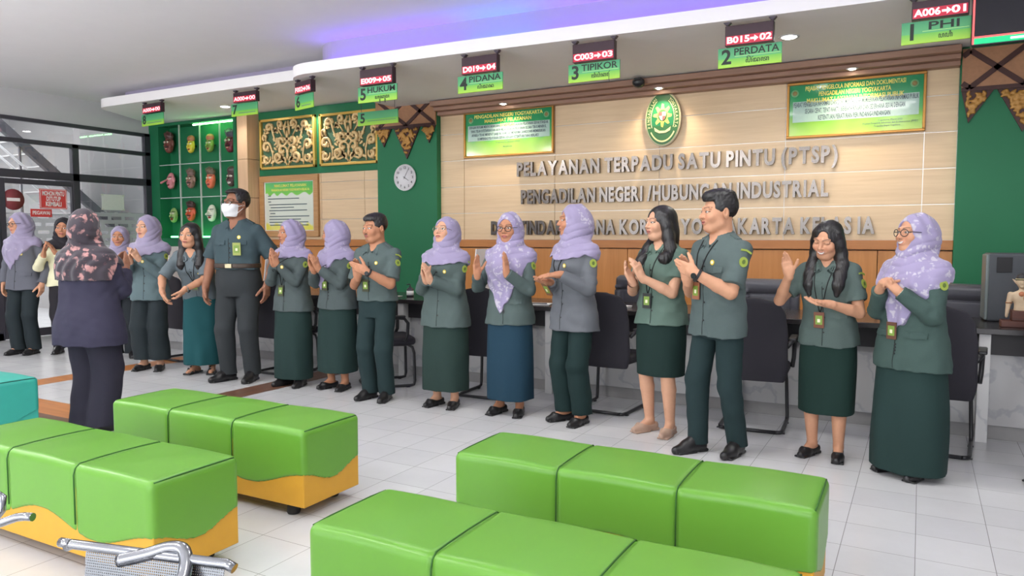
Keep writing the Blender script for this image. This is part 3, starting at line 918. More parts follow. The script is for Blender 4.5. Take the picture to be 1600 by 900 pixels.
# ---------------------------------------------------------------- chrome waiting seat, lower left corner
CHROME = mat('chrome', srgb(158, 160, 165), .16, 1.0, vary=.02)
def perforated():
    m, nt, b_ = new_mat('perforated steel')
    tc = node(nt, 'ShaderNodeTexCoord'); mp = node(nt, 'ShaderNodeMapping'); mp.inputs['Scale'].default_value = (170, 170, 170); nt.links.new(tc.outputs['Object'], mp.inputs[0])
    fr = node(nt, 'ShaderNodeVectorMath', operation='FRACTION'); nt.links.new(mp.outputs[0], fr.inputs[0])
    sb = node(nt, 'ShaderNodeVectorMath', operation='SUBTRACT'); sb.inputs[1].default_value = (.5, .5, .5); nt.links.new(fr.outputs[0], sb.inputs[0])
    ml = node(nt, 'ShaderNodeVectorMath', operation='MULTIPLY'); ml.inputs[1].default_value = (1, 0, 1); nt.links.new(sb.outputs[0], ml.inputs[0])
    ln = node(nt, 'ShaderNodeVectorMath', operation='LENGTH'); nt.links.new(ml.outputs[0], ln.inputs[0])
    gt = node(nt, 'ShaderNodeMath', operation='GREATER_THAN'); gt.inputs[1].default_value = .28; nt.links.new(ln.outputs['Value'], gt.inputs[0])
    nt.links.new(gt.outputs[0], b_.inputs['Alpha'])
    b_.inputs['Base Color'].default_value = srgb(118, 120, 124); b_.inputs['Metallic'].default_value = 1; b_.inputs['Roughness'].default_value = .25
    return m
PERF = perforated()
t = thing('waiting_seat', 'chrome steel waiting seat with perforated back in the lower left corner', 'seat', (-1.86, 1.0, .014), math.radians(14))
def seat_unit(x, prnt):
    b = MB(); b.tube([(x, .03, .62), (x + .02, .03, .628), (x + .46, .03, .628), (x + .48, .03, .62)], .0125, 10); b.tube([(x + .02, -.03, .42), (x + .46, -.03, .42)], .0125, 10)
    b.tube([(x + .012, .03, .628), (x - .02, .032, .628)], .012, 10); b.build('back_rail', CHROME, prnt)
    b = MB()
    b._faces([(x + .06, .028, .622), (x + .455, .028, .622), (x + .455, -.022, .425), (x + .09, -.022, .425), (x + .06, .030, .622), (x + .455, .030, .622), (x + .455, -.020, .425), (x + .09, -.020, .425)], [(0, 1, 2, 3), (7, 6, 5, 4), (0, 4, 5, 1), (2, 6, 7, 3)])
    b.build('back_panel', PERF, prnt)
    b = MB(); b._faces([(x + .04, -.03, .412), (x + .45, -.03, .412), (x + .45, -.42, .40), (x + .04, -.42, .40), (x + .04, -.03, .410), (x + .45, -.03, .410), (x + .45, -.42, .398), (x + .04, -.42, .398)], [(0, 1, 2, 3), (7, 6, 5, 4), (0, 4, 5, 1), (2, 6, 7, 3)])
    b.build('seat_panel', PERF, prnt)
def arm_loop(x, prnt, y0=.02, sg=1):
    b = MB()
    pts = [(x - .09, y0 + .01, .612), (x - .02, y0 + .025, .630), (x + .03, y0 + .04, .645), (x + .075, y0 + .035, .643), (x + .10, y0 + .0, .60), (x + .10, y0 - .07, .54), (x + .09, y0 - .12, .44), (x + .06, y0 - .14, .36), (x, y0 - .12, .34)]
    if sg < 0:      # the loop at the far end of the row, opening the other way
        pts = [(-.19 - (p[0] - x + .09) * .95, p[1], p[2] + .012) for p in pts]
    # round the path
    P = [Vector(p) for p in pts]; sm = []
    for i in range(len(P) - 1):
        p0, p1, p2, p3 = P[max(i - 1, 0)], P[i], P[i + 1], P[min(i + 2, len(P) - 1)]
        for q in range(5):
            u = q / 5; sm.append(.5 * ((2 * p1) + (p2 - p0) * u + (2 * p0 - 5 * p1 + 4 * p2 - p3) * u * u + (3 * p1 - p0 - 3 * p2 + p3) * u ** 3))
    sm.append(P[-1])
    b.tube(sm, .016, 12); b.build('armrest', CHROME, prnt)
seat_unit(.03, t); arm_loop(.295, t, .0)
b = MB(); b.tube([(-.19, .135, .634), (-.215, .133, .634), (-.24, .130, .630), (-.28, .122, .615), (-.33, .114, .598), (-.39, .118, .588), (-.44, .135, .598), (-.465, .16, .625), (-.45, .185, .652), (-.41, .205, .662), (-.38, .21, .645), (-.375, .20, .61), (-.40, .18, .57)], .0115, 10); b.build('armrest', CHROME, t)
b = MB(); b.box((-.75, -.24, .32), (.75, -.18, .38), .006); b.build('beam', CHROME, t)
for x in (-.6, .6):
    b = MB(); b.tube([(x, -.21, .33), (x, -.21, .01)], .025, 10); b.tube([(x, -.45, .008), (x, .05, .008)], .02, 10); b.build('leg', CHROME, t)

# ---------------------------------------------------------------- queue displays and sign boards hanging from the soffit
LEDBOX = mat('display case', srgb(58, 36, 46), .35)
LEDTX = emit_mat('red led digits', (1.0, .42, .44, 1), 1.7)
LEDBK = emit_mat('red led ground', (.50, .02, .05, 1), .22)
INK = mat('sign ink', srgb(34, 44, 38), .6)
INKF = mat('faded sign ink', srgb(104, 142, 112), .6)
BRK = mat('hanger dark', srgb(70, 60, 72), .5)
def board_material():
    m, nt, b_ = new_mat('green sign board')
    tc = node(nt, 'ShaderNodeTexCoord'); sx = node(nt, 'ShaderNodeSeparateXYZ'); nt.links.new(tc.outputs['Generated'], sx.inputs[0])
    cr = node(nt, 'ShaderNodeValToRGB'); e = cr.color_ramp.elements
    e[0].position = 0; e[0].color = srgb(168, 214, 64); e[1].position = .42; e[1].color = srgb(112, 190, 76)
    a = e.new(.46); a.color = srgb(90, 176, 112); c = e.new(1.0); c.color = srgb(64, 150, 104)
    nt.links.new(sx.outputs['Z'], cr.inputs[0]); nt.links.new(cr.outputs[0], b_.inputs['Base Color']); b_.inputs['Roughness'].default_value = .4
    return m
BOARD = board_material()
SIGNS = [(1, 'A006', '01', 'PHI', '\ua9a5\ua9b2\ua9b6', (-.112, .232), (-.172, .246), 6.0, 0), (2, 'B015', '02', 'PERDATA', '\ua9a5\ua9bc\ua982\ua9a2\ua9a0', (-1.389, -1.028), (-1.445, -.969), 5.97, 0),
         (3, 'C003', '03', 'TIPIKOR', '\ua9a0\ua9b6\ua9a5\ua9b6\ua98f\ua9ba\ua982', (-2.653, -2.275), (-2.70, -2.234), 5.90, 0), (4, 'D019', '04', 'PIDANA', '\ua9a5\ua9b6\ua9a2\ua9a4', (-3.728, -3.356), (-3.784, -3.31), 5.83, 0),
         (5, 'E009', '05', 'HUKUM', '\ua9b2\ua9b8\ua98f\ua9b8\ua9a9', (-4.874, -4.474), (-4.917, -4.438), 5.77, 0), (6, 'F002', '06', None, None, (-5.862, -5.556), (-5.901, -5.551), 5.86, -14),
         (7, 'A000', '00', None, None, (-7.51, -7.115), (-7.575, -7.115), 6.50, 0), (8, 'A000', '00', None, None, (-9.24, -8.82), (-9.30, -8.80), 6.46, -4)]
for n, la, lb, word, jav, lx, bx, y, rz in SIGNS:
    big = n <= 5
    zt = 3.07 if n <= 6 else 3.22
    cx = (bx[0] + bx[1]) / 2; W = bx[1] - bx[0]
    lw = lx[1] - lx[0]; lcx = (lx[0] + lx[1]) / 2 - cx
    t = thing('queue_display', 'hanging red queue display %s to %s over green board %d%s' % (la, lb, n, (' ' + word) if word else ' with faded lettering'), 'sign', (cx, y, zt), math.radians(rz), 'queue displays hanging from the soffit')
    top = -.032
    zl = -.185 if 1 < n <= 5 else -.155
    b = MB(); b.box((lcx - lw / 2, -.03, zl), (lcx + lw / 2, .03, top), .004); d = b.build('display_case', LEDBOX, t)
    b = MB(); b.box((lcx - lw / 2 + .008, -.0325, zl + .006), (lcx + lw / 2 - .008, -.0285, zl + .072)); b.build('led_field', LEDBK, d)
    mid = zl + .039
    text_obj('led_digits', la, .066, (lcx - lw * .22, -.0335, mid), LEDTX, d, .0006, .0022 if n <= 5 else .0008, fit=lw * .47)
    text_obj('led_digits', lb, .066, (lcx + lw * .345, -.0335, mid), LEDTX, d, .0006, .0022 if n <= 5 else .0008, fit=lw * .25)
    b = MB(); ax = lcx + lw * .115; q = lw * .085
    b.prism([(ax - q, -.008), (ax, -.008), (ax, -.024), (ax + q, 0), (ax, .024), (ax, .008), (ax - q, .008)], .0012, lambda x, z_, h: (x, -.0335 - h, mid + z_)); b.build('led_arrow', LEDTX, d)
    for sx in (-1, 1):
        b = MB(); px = lcx + sx * (lw / 2 - .012)
        b._faces([(px - .03, -.02, 0), (px + .03, -.02, 0), (px + .012, -.02, -.02), (px - .012, -.02, -.02), (px - .03, .02, 0), (px + .03, .02, 0), (px + .012, .02, -.02), (px - .012, .02, -.02)], [(0, 1, 2, 3), (7, 6, 5, 4), (0, 4, 5, 1), (1, 5, 6, 2), (2, 6, 7, 3), (3, 7, 4, 0)])
        b.box((px - .008, -.01, -.04), (px + .008, .01, -.018)); b.build('hanger', BRK, t)
    bz0 = zl - .160; bz1 = zl - .008
    b = MB(); b.box((-W / 2, -.008, bz0), (W / 2, .004, bz1), .002); bo = b.build('sign_board', BOARD, t)
    b = MB()
    for sx in (-1, 1): b.box((lcx + sx * lw * .35 - .004, -.002, bz1 - .01), (lcx + sx * lw * .35 + .004, .008, zl + .01))
    b.build('link', BRK, t)
    text_obj('number', str(n), .155, (-W / 2 + .065, -.0095, (bz0 + bz1) / 2), INK, bo, .0006, .004)
    if word:
        text_obj('lettering', word, .075, (.05, -.0095, bz1 - .040), INK, bo, .0006, .0012, fit=W * (.70 if len(word) > 4 else .44))
        b = MB(); b.box((-W / 2 + .13, -.0095, bz0 + .078), (W / 2 - .01, -.0085, bz0 + .082)); b.build('rule_line', mat('pale rule', srgb(170, 220, 140), .5), bo)
        if jav: text_obj('javanese_lettering', jav, .050, (.06, -.0095, bz0 + .040), INK, bo, .0006, .0004, fit=W * (.36 if len(jav) > 3 else .2))
    else:
        b = MB(); b.box((-W / 2 + .13, -.0095, bz0 + .030), (W / 2 - .04, -.0085, bz0 + .040)); b.build('rule_line', INKF, bo)
t = thing('hanging_board', 'green board with black number 5 hung on its own below the HUKUM board', 'sign', (-5.675, 7.0, 2.90), 0)
b = MB(); b.box((-.30, -.008, -.16), (.30, .004, .0), .002); bo = b.build('sign_board', BOARD, t)
text_obj('number', '5', .155, (-.225, -.0095, -.08), INK, bo, .0006, .004)
b = MB(); b.box((-.15, -.0095, -.115), (.27, -.0085, -.108)); b.build('rule_line', INKF, bo)
b = MB()
for sx in (-1, 1): b.tube([(sx * .25, 0, -.01), (sx * .25, 0, .17)], .003, 6)
b.build('hanging_wire', BRK, t)

# ---------------------------------------------------------------- framed notices
GILT = mat('gilt frame', srgb(176, 126, 58), .35, .5, vary=.12, scale=30)
GILTP = wood_material('pale wood frame', srgb(190, 146, 96), srgb(170, 124, 78), 1.2, .4)
def notice_material(name, stops):
    m, nt, b_ = new_mat(name)
    tc = node(nt, 'ShaderNodeTexCoord'); sx = node(nt, 'ShaderNodeSeparateXYZ'); nt.links.new(tc.outputs['Generated'], sx.inputs[0])
    wv = node(nt, 'ShaderNodeTexWave', i_Scale=1.6, i_Distortion=6.0, i_Detail=1.0); nt.links.new(tc.outputs['Generated'], wv.inputs['Vector'])
    ma = node(nt, 'ShaderNodeMath', operation='MULTIPLY_ADD'); ma.inputs[1].default_value = .06; nt.links.new(wv.outputs['Fac'], ma.inputs[0]); nt.links.new(sx.outputs['Z'], ma.inputs[2])
    cr = node(nt, 'ShaderNodeValToRGB'); e = cr.color_ramp.elements
    e[0].position, e[0].color = stops[0][0], srgb(*stops[0][1]); e[1].position, e[1].color = stops[-1][0], srgb(*stops[-1][1])
    for p, c in stops[1:-1]:
        q = e.new(p); q.color = srgb(*c)
    nt.links.new(ma.outputs[0], cr.inputs[0]); nt.links.new(cr.outputs[0], b_.inputs['Base Color'])
    b_.inputs['Roughness'].default_value = .15; b_.inputs['Coat Weight'].default_value = .6; b_.inputs['Coat Roughness'].default_value = .05
    return m
NOT1 = notice_material('green notice print', [(0, (176, 214, 92)), (.35, (132, 196, 76)), (.42, (96, 182, 104)), (.75, (40, 156, 96)), (1, (30, 140, 90))])
NTXY = mat('notice yellow ink', srgb(232, 228, 110), .4); NTXB = mat('notice dark ink', srgb(54, 74, 84), .4)
NPAN = mat('notice pale panel', srgb(176, 206, 196), .2, coat=.6)
def frame_bars(w, h, fw, d, m, parent, name='frame'):
    b = MB()
    for lo, hi in (((-w / 2, -d, 0), (w / 2, 0, fw)), ((-w / 2, -d, h - fw), (w / 2, 0, h)), ((-w / 2, -d, fw), (-w / 2 + fw, 0, h - fw)), ((w / 2 - fw, -d, fw), (w / 2, 0, h - fw))):
        b.box(lo, hi, .004)
    return b.build(name, m, parent)
def notice(x0, x1, z0, z1, label, heads, body, pan, tail, signs):
    w, h = x1 - x0, z1 - z0
    t = thing('framed_notice', label, 'notice', ((x0 + x1) / 2, WALL_Y - .02, z0))
    frame_bars(w, h, .024, .035, GILT, t)
    b = MB(); b.box((-w / 2 + .02, -.016, .02), (w / 2 - .02, 0, h - .02)); p = b.build('print', NOT1, t)
    b = MB(); b.box((-w / 2 + .055, -.0175, h * pan[0]), (w / 2 - .055, -.0155, h * pan[1])); b.build('text_panel', NPAN, p)
    y = -.0185
    for i, (s_, fw) in enumerate(heads):
        text_obj('heading', s_, .058, (0, y, h - .065 - i * .058), NTXY, p, .0004, .0012, fit=w * fw)
    n = len(body); ph = h * (pan[1] - pan[0])
    for i, (s_, fw) in enumerate(body):
        text_obj('body_text', s_, ph / n * .95, (0, y, h * pan[1] - ph * (i + .5) / n), NTXB, p, .0004, .0010, fit=w * fw, res=1)
    for i, (s_, fw, xx) in enumerate(tail):
        if not s_: continue
        text_obj('signature_text', s_, .022, (w * xx, y, h * pan[0] - .03 - i * .026), NTXB, p, .0003, 0, fit=w * fw, res=1)
    for xx in signs:
        b = MB(); b.lathe([(.001, -.0195), (.034, -.0195), (.036, -.0165), (.001, -.0165)], (w * xx, 0, h - .10), 20, 'y'); s2 = b.build('seal', mat('seal ring', srgb(120, 180, 130), .4), p)
        b = MB(); b.lathe([(.001, -.0205), (.022, -.0205), (.022, -.0195), (.001, -.0195)], (w * xx, 0, h - .10), 16, 'y'); b.build('seal_centre', mat('seal core', srgb(150, 130, 80), .4), s2)
notice(-4.955, -3.735, 2.375, 2.925, 'gilt framed green court notice at the left of the panelled wall, headed MAKLUMAT PELAYANAN',
       [('PENGADILAN NEGERI YOGYAKARTA', .76), ('MAKLUMAT PELAYANAN', .52), ('NOMOR', .16)],
       [('DENGAN INI KAMI MENYATAKAN SANGGUP MENYELENGGARAKAN PELAYANAN SESUAI STANDAR', .88), ('YANG TELAH DITETAPKAN DAN AKAN MELAKSANAKAN PELAYANAN SECARA TERUS MENERUS,', .84), ('APABILA TIDAK MENEPATI JANJI INI, KAMI SIAP MENERIMA SANKSI DAN MEMBERIKAN', .82), ('KOMPENSASI PELAYANAN SESUAI DENGAN KETENTUAN YANG BERLAKU', .68)],
       (.36, .70), [('Yogyakarta, Januari 2020', .27, 0), ('', .1, 0), ('Ketua', .1, .0)], (-.42, .42))
notice(-1.20, -.005, 2.37, 2.905, 'wide gilt framed green notice at the right of the wall, headed MAKLUMAT LAYANAN INFORMASI PUBLIK',
       [('PEJABAT PENGELOLA INFORMASI DAN DOKUMENTASI', .72), ('PENGADILAN NEGERI YOGYAKARTA', .52), ('MAKLUMAT LAYANAN INFORMASI PUBLIK', .70)],
       [('PEJABAT PENGELOLA INFORMASI DAN DOKUMENTASI SIAP MEMBERIKAN PELAYANAN INFORMASI PUBLIK', .90), ('SECARA CEPAT, TEPAT WAKTU, BERBIAYA RINGAN DAN SEDERHANA SESUAI DENGAN', .72), ('KETENTUAN PERATURAN PERUNDANG-UNDANGAN', .52)],
       (.29, .66), [('Yogyakarta, Maret 2022', .17, .26), ('Pejabat Pengelola Informasi dan Dokumentasi (PPID)', .38, .26), ('Pengadilan Negeri Yogyakarta', .18, .24), ('', .1, .26), ('Ketua', .08, .24)], (-.44, .42))
t = thing('framed_notice', 'white and green notice in a wide pale wood frame below the carved gilt panel', 'notice', (-7.92, WALL_Y - .02, 1.42))
frame_bars(1.14, .87, .085, .04, GILTP, t)
b = MB(); b.box((-.50, -.018, .07), (.50, 0, .80)); b.build('mount', mat('mount white', srgb(226, 226, 222), .5), t)
NB_ = notice_material('white notice print', [(0, (222, 214, 88)), (.12, (226, 220, 96)), (.18, (214, 220, 206)), (.77, (216, 222, 210)), (.79, (126, 202, 84)), (1, (96, 190, 112))])
b = MB(); b.box((-.46, -.021, .095), (.46, -.017, .775)); p = b.build('print', NB_, t)
text_obj('heading', 'MAKLUMAT PELAYANAN', .055, (.03, -.0225, .725), NTXY, p, .0004, .001, fit=.62)
text_obj('heading', 'PENGADILAN NEGERI YOGYAKARTA KELAS 1A', .045, (.03, -.0225, .665), NTXY, p, .0004, .001, fit=.74)
rng = random.Random(4)
for i, (w_, x_) in enumerate([(.06, -.38), (.62, -.10), (.06, -.38), (.74, -.02), (.46, -.13), (.74, -.02), (.10, -.32), (.78, 0), (.62, -.08), (.76, -.01), (.76, 0)]):
    b = MB(); x = x_ - w_ / 2; z = .585 - i * .042
    while x < x_ + w_ / 2 - .01:
        L = min(rng.uniform(.03, .09), x_ + w_ / 2 - x); b.box((x, -.0225, z - .006), (x + L, -.0215, z + .006)); x += L
    b.build('blurred_text_line', NTXB, p)

# ---------------------------------------------------------------- raised steel letters
STEEL = mat('polished steel letter', srgb(112, 106, 102), .2, 1.0, vary=.05)
ORD = ['first', 'second', 'third', 'fourth', 'fifth', 'sixth', 'seventh', 'eighth', 'ninth', 'tenth', 'eleventh', 'twelfth', 'thirteenth']
def letter_row(words, x0, x1, zc, row):
    items = []; x = 0.
    size = .215
    for wi, wd in enumerate(words):
        for li, ch in enumerate(wd):
            me = text_mesh(ch, size, .018, .0088, 'LEFT', 3)
            xs = [v.co.x for v in me.vertices]; items.append((ch, x - min(xs), x, me, wd, li)); x += max(xs) - min(xs) + .021
        x += .062
    sc = (x1 - x0) / (x - .083)
    for ch, xo, xl, me, wd, li in items:
        m2 = me.copy(); m2.materials.clear(); m2.materials.append(STEEL)
        xs = [v.co.x for v in m2.vertices]; ox = min(xs)
        m2.transform(Matrix.Diagonal((sc, 1, 1, 1)) @ Matrix.Translation((-ox, 0, 0)))
        o = bpy.data.objects.new('metal_letter', m2); scene.collection.objects.link(o)
        o.location = (x0 + xl * sc, WALL_Y - .050, zc); o.rotation_euler = (math.pi / 2, 0, 0)
        nm = {'(': 'opening bracket', ')': 'closing bracket', '/': 'slash'}.get(ch, 'letter ' + ch)
        clean = wd.strip('(/)')
        idx = wd[:li + 1].strip('(/)')
        if ch in '(/)': lab = 'polished steel %s beside the word %s on the %s wall line' % (nm, clean, row)
        elif ch == '1': lab = 'polished steel numeral 1 after KELAS on the %s wall line' % row
        else: lab = 'polished steel %s, %s letter of %s on the %s wall line' % (nm, ORD[len(idx) - 1], clean, row)
        tag(o, lab, 'letter', 'steel letters of the %s wall line' % row)
        b = MB()
letter_row(['PELAYANAN', 'TERPADU', 'SATU', 'PINTU', '(PTSP)'], -4.205, -.725, 2.195, 'top')
letter_row(['PENGADILAN', 'NEGERI', '/HUBUNGAN', 'INDUSTRIAL'], -4.15, -.80, 1.872, 'middle')
letter_row(['DAN', 'TINDAK', 'PIDANA', 'KORUPSI', 'YOGYAKARTA', 'KELAS', '1A'], -4.56, -.39, 1.512, 'bottom')

# ---------------------------------------------------------------- oval emblem
t = thing('wall_emblem', 'oval dark green court emblem with a pale flower star and small shield', 'emblem', (-2.444, WALL_Y - .02, 2.66))
oval = lambda a, c, n=40: [(a * math.cos(q * 2 * math.pi / n), c * math.sin(q * 2 * math.pi / n)) for q in range(n)]
EMG = mat('emblem green', srgb(38, 92, 46), .35); EMC = mat('emblem cream', srgb(206, 206, 150), .45); EMD = mat('emblem deep green', srgb(20, 108, 66), .35); EML = mat('emblem lime', srgb(196, 214, 90), .4)
def plate(poly, y0, y1, m, name, parent):
    b = MB(); b.prism(poly, y1 - y0, lambda x, z, h: (x, -(y0 + h), z)); return b.build(name, m, parent)
plate(oval(.196, .288), 0, .045, mat('emblem rim', srgb(190, 176, 150), .4), 'rim', t)
fz = plate(oval(.186, .278), .045, .049, EMC, 'border', t)
plate(oval(.178, .270), .049, .052, EMG, 'field', t)
def band(a0, a1, ro, ri, n=18):
    o_ = [(ro[0] * math.cos(math.radians(a0 + (a1 - a0) * i / n)), ro[1] * math.sin(math.radians(a0 + (a1 - a0) * i / n))) for i in range(n + 1)]
    i_ = [(ri[0] * math.cos(math.radians(a1 + (a0 - a1) * i / n)), ri[1] * math.sin(math.radians(a1 + (a0 - a1) * i / n))) for i in range(n + 1)]
    return o_ + i_
for a0, a1 in ((-25, 62), (118, 205)): plate(band(a0, a1, (.130, .216), (.124, .208)), .052, .055, EMC, 'inner_line', t)
plate([(-.118, -.07), (.118, -.07), (.112, .06), (.08, .15), (.03, .19), (-.03, .19), (-.08, .15), (-.112, .06)], .052, .0535, EMD, 'centre_field', t)
plate(band(215, 325, (.160, .245), (.148, .228)), .052, .055, EMC, 'lower_band', t)
star = []
for q in range(8):
    a = math.radians(90 + q * 45)
    for dr_, da in ((.062, -22), (.112, -8), (.118, 4), (.086, 10)):
        star.append((dr_ * .86 * math.cos(a + math.radians(da)), .035 + dr_ * 1.06 * math.sin(a + math.radians(da))))
plate(star, .0535, .058, EML, 'flower_star', t)
plate([(.050 * math.cos(q * math.pi / 12), .035 + .062 * math.sin(q * math.pi / 12)) for q in range(24)], .058, .060, EMG, 'shield_ground', t)
sh = plate([(-.036, .070), (.036, .070), (.036, .03), (.02, -.005), (0, -.018), (-.02, -.005), (-.036, .03)], .060, .063, mat('shield white', srgb(230, 224, 214), .4), 'shield', t)
plate([(-.036, .070), (0, .070), (0, .03), (-.036, .03)], .063, .0645, mat('shield red', srgb(206, 70, 66), .4), 'shield_quarter', sh)
plate([(0, .03), (.036, .03), (.02, -.005), (0, -.018)], .063, .0645, mat('shield red', srgb(206, 70, 66), .4), 'shield_quarter', sh)
plate([(-.09, -.085), (-.07, -.10), (-.03, -.125), (.03, -.125), (.07, -.10), (.09, -.085), (.082, -.125), (.035, -.150), (-.035, -.150), (-.082, -.125)], .0535, .056, EMC, 'ribbon', t)
def arc_text(word, rx, rz, a0, a1, size, out=1):
    n = len(word)
    for i, ch in enumerate(word):
        a = math.radians(a0 + (a1 - a0) * (i + .5) / n)
        x, z = rx * math.cos(a), rz * math.sin(a)
        o_ = text_obj('emblem_lettering', ch, size, (x, -.0525, z), EMC, t, .0006, .0004)
        nx, nz = math.cos(a) / rx, math.sin(a) / rz
        o_.rotation_euler = (math.pi / 2, math.atan2(nx, nz), 0)
arc_text('PENGADILAN', .152, .238, 205, 118, .040)
arc_text('YOGYAKARTA', .152, .238, 62, -25, .040)

# ---------------------------------------------------------------- wall clock
t = thing('wall_clock', 'round white wall clock with black hands on the left green pillar', 'clock', (-5.80, WALL_Y - .105, 2.17))
b = MB(); b.lathe([(.001, 0), (.165, 0), (.170, -.012), (.166, -.028), (.156, -.030), (.156, -.022), (.001, -.022)], seg=40, axis='y'); b.build('case', mat('clock white', srgb(228, 226, 230), .4), t)
CLK = mat('clock ink', srgb(60, 58, 62), .5)
for h in range(1, 13):
    a = math.radians(90 - h * 30); text_obj('numeral', str(h), .042, (.123 * math.cos(a), -.0235, .123 * math.sin(a)), CLK, t, .0005, .0008)
for nm, ang, ln, w in (('hour_hand', 4.07 * 30, .078, .0045), ('minute_hand', 30, .118, .0032)):
    a = math.radians(90 - ang); b = MB(); c, s_ = math.cos(a), math.sin(a)
    b.prism([(-.02 * c - w * s_, -.02 * s_ + w * c), (-.02 * c + w * s_, -.02 * s_ - w * c), (ln * c + w * .4 * s_, ln * s_ - w * .4 * c), (ln * c - w * .4 * s_, ln * s_ + w * .4 * c)], .002, lambda x, z, hh: (x, -.026 - hh, z)); b.build(nm, CLK, t)
# small black camera under the moulding
t = thing('security_camera', 'small black security camera under the soffit above the emblem', 'camera', (-2.62, 7.46, 3.05))
b = MB(); b.box((-.04, -.04, -.025), (.04, .04, 0), .006); b.build('mount', CHM, t)
b = MB(); b.lathe([(.062, -.02), (.066, -.04), (.058, -.07), (.036, -.092), (.001, -.10)], seg=20); b.build('dome', mat('camera dome', srgb(38, 38, 42), .2), t)

# ---------------------------------------------------------------- batik valances on the pillars
BAT = mat('carved brown board', srgb(172, 124, 90), .55, vary=.18, scale=30, bump=.5, bscale=60); BATD = mat('dark batik strip', srgb(70, 38, 34), .55); BATG = mat('carved gold leaf', srgb(176, 128, 62), .45, .25, vary=.25, scale=60, bump=.8, bscale=90)
def valance(x0, x1, z1, y, label, cells):
    w = x1 - x0
    t = thing('carved_valance', label, 'carving', ((x0 + x1) / 2, y, z1))
    b = MB(); b.box((-w / 2, -.022, -.36), (w / 2, 0, 0), .002); b.build('board', BAT, t)
    b = MB()
    def stripb(p, q, ww=.022):
        v = Vector((q[0] - p[0], q[1] - p[1])).normalized(); n_ = Vector((-v.y, v.x)) * ww
        b.prism([(p[0] + n_.x, p[1] + n_.y), (p[0] - n_.x, p[1] - n_.y), (q[0] - n_.x, q[1] - n_.y), (q[0] + n_.x, q[1] + n_.y)], .010, lambda x, z, h: (x, -.022 - h, z))
    cw = .433 if w < 1 else .397
    for c in cells:
        a = c - w / 2
        for p, q in (((a, -.02), (a + cw, -.34)), ((a, -.34), (a + cw, -.02))):
            # clip to the board
            P = [p, q]
            for k in (0, 1):
                for lim in (-w / 2 + .005, w / 2 - .005):
                    px = P[k][0]
                    if (lim < 0 and px < lim) or (lim > 0 and px > lim):
                        o_ = P[1 - k]; u = (lim - o_[0]) / (px - o_[0]); P[k] = (lim, o_[1] + (P[k][1] - o_[1]) * u)
            if abs(P[0][0] - P[1][0]) > .03: stripb(*P)
    stripb((-w / 2, -.352), (w / 2, -.352), .018)
    b.build('lattice', BATD, t)
    return t
def tumpal(parent, cx, hw, depth, zt, clip0=None, clip1=None):
    pts = [(cx - hw, zt), (cx + hw, zt), (cx, zt - depth)]
    if clip0 is not None: pts = [(clip0, zt), (cx + hw, zt), (cx, zt - depth)] if cx > clip0 else [(clip0, zt), (cx + hw, zt), (clip0, zt - depth * (1 - (clip0 - cx) / hw))]
    if clip1 is not None: pts = [(cx - hw, zt), (clip1, zt), (clip1, zt - depth * (1 - (clip1 - cx) / hw)), (cx, zt - depth)] if cx < clip1 else [(cx - hw, zt), (clip1, zt), (clip1, zt - depth * (1 - (cx - clip1) / hw))]
    b = MB(); b.prism(pts, .016, lambda x, z, h: (x, -h, z)); o_ = b.build('pendant', BATD, parent)
    c = Vector((sum(p[0] for p in pts) / len(pts), sum(p[1] for p in pts) / len(pts)))
    F = Field.box(V(min(p[0] for p in pts) - .01, -.045, zt - depth - .01), V(max(p[0] for p in pts) + .01, .0, zt + .01), .008)
    rng = random.Random(int(cx * 100) + 7)
    n = 0
    import itertools
    inner = [(c.x + (p[0] - c.x) * .80, c.y + (p[1] - c.y) * .80) for p in pts]
    def inside(x, z):
        s_ = None
        for i in range(len(inner)):
            a, d = inner[i], inner[(i + 1) % len(inner)]
            cr_ = (d[0] - a[0]) * (z - a[1]) - (d[1] - a[1]) * (x - a[0])
            if s_ is None: s_ = cr_ > 0
            elif (cr_ > 0) != s_: return False
        return True
    for q in range(int(26 * hw * depth / .06) + 8):
        for _ in range(30):
            x, z = rng.uniform(min(p[0] for p in inner), max(p[0] for p in inner)), rng.uniform(zt - depth, zt)
            if inside(x, z): break
        else: continue
        for sx in ((1, -1) if clip0 is None and clip1 is None else (1,)):
            xx = cx + (x - cx) * sx
            a = rng.uniform(0, 6.28); r = rng.uniform(.022, .04)
            F.rcone(V(xx, -.020, z), V(xx + sx * r * math.cos(a), -.026, z + r * math.sin(a)), .016, .009, k=.006)
    field_obj('carving', F, BATG, o_)
v1 = valance(-6.26, -5.32, 3.165, WALL_Y - .105, 'brown carved valance with dark lattice and hanging triangles on the left pillar above the clock', (.059, .492, .925))
tumpal(v1, .022, .205, .39, -.37); tumpal(v1, -.345, .12, .22, -.37); tumpal(v1, .365, .10, .21, -.37)
v2 = valance(.262, 1.60, 3.045, WALL_Y - .105, 'brown carved valance with dark lattice and hanging triangles on the right pillar beside the screen', (-.337, .06, .457, .854, 1.251))
tumpal(v2, -.212, .19, .37, -.37); tumpal(v2, -.609, .18, .27, -.37, clip0=-.665); tumpal(v2, .185, .19, .25, -.37); tumpal(v2, .52, .14, .37, -.37)

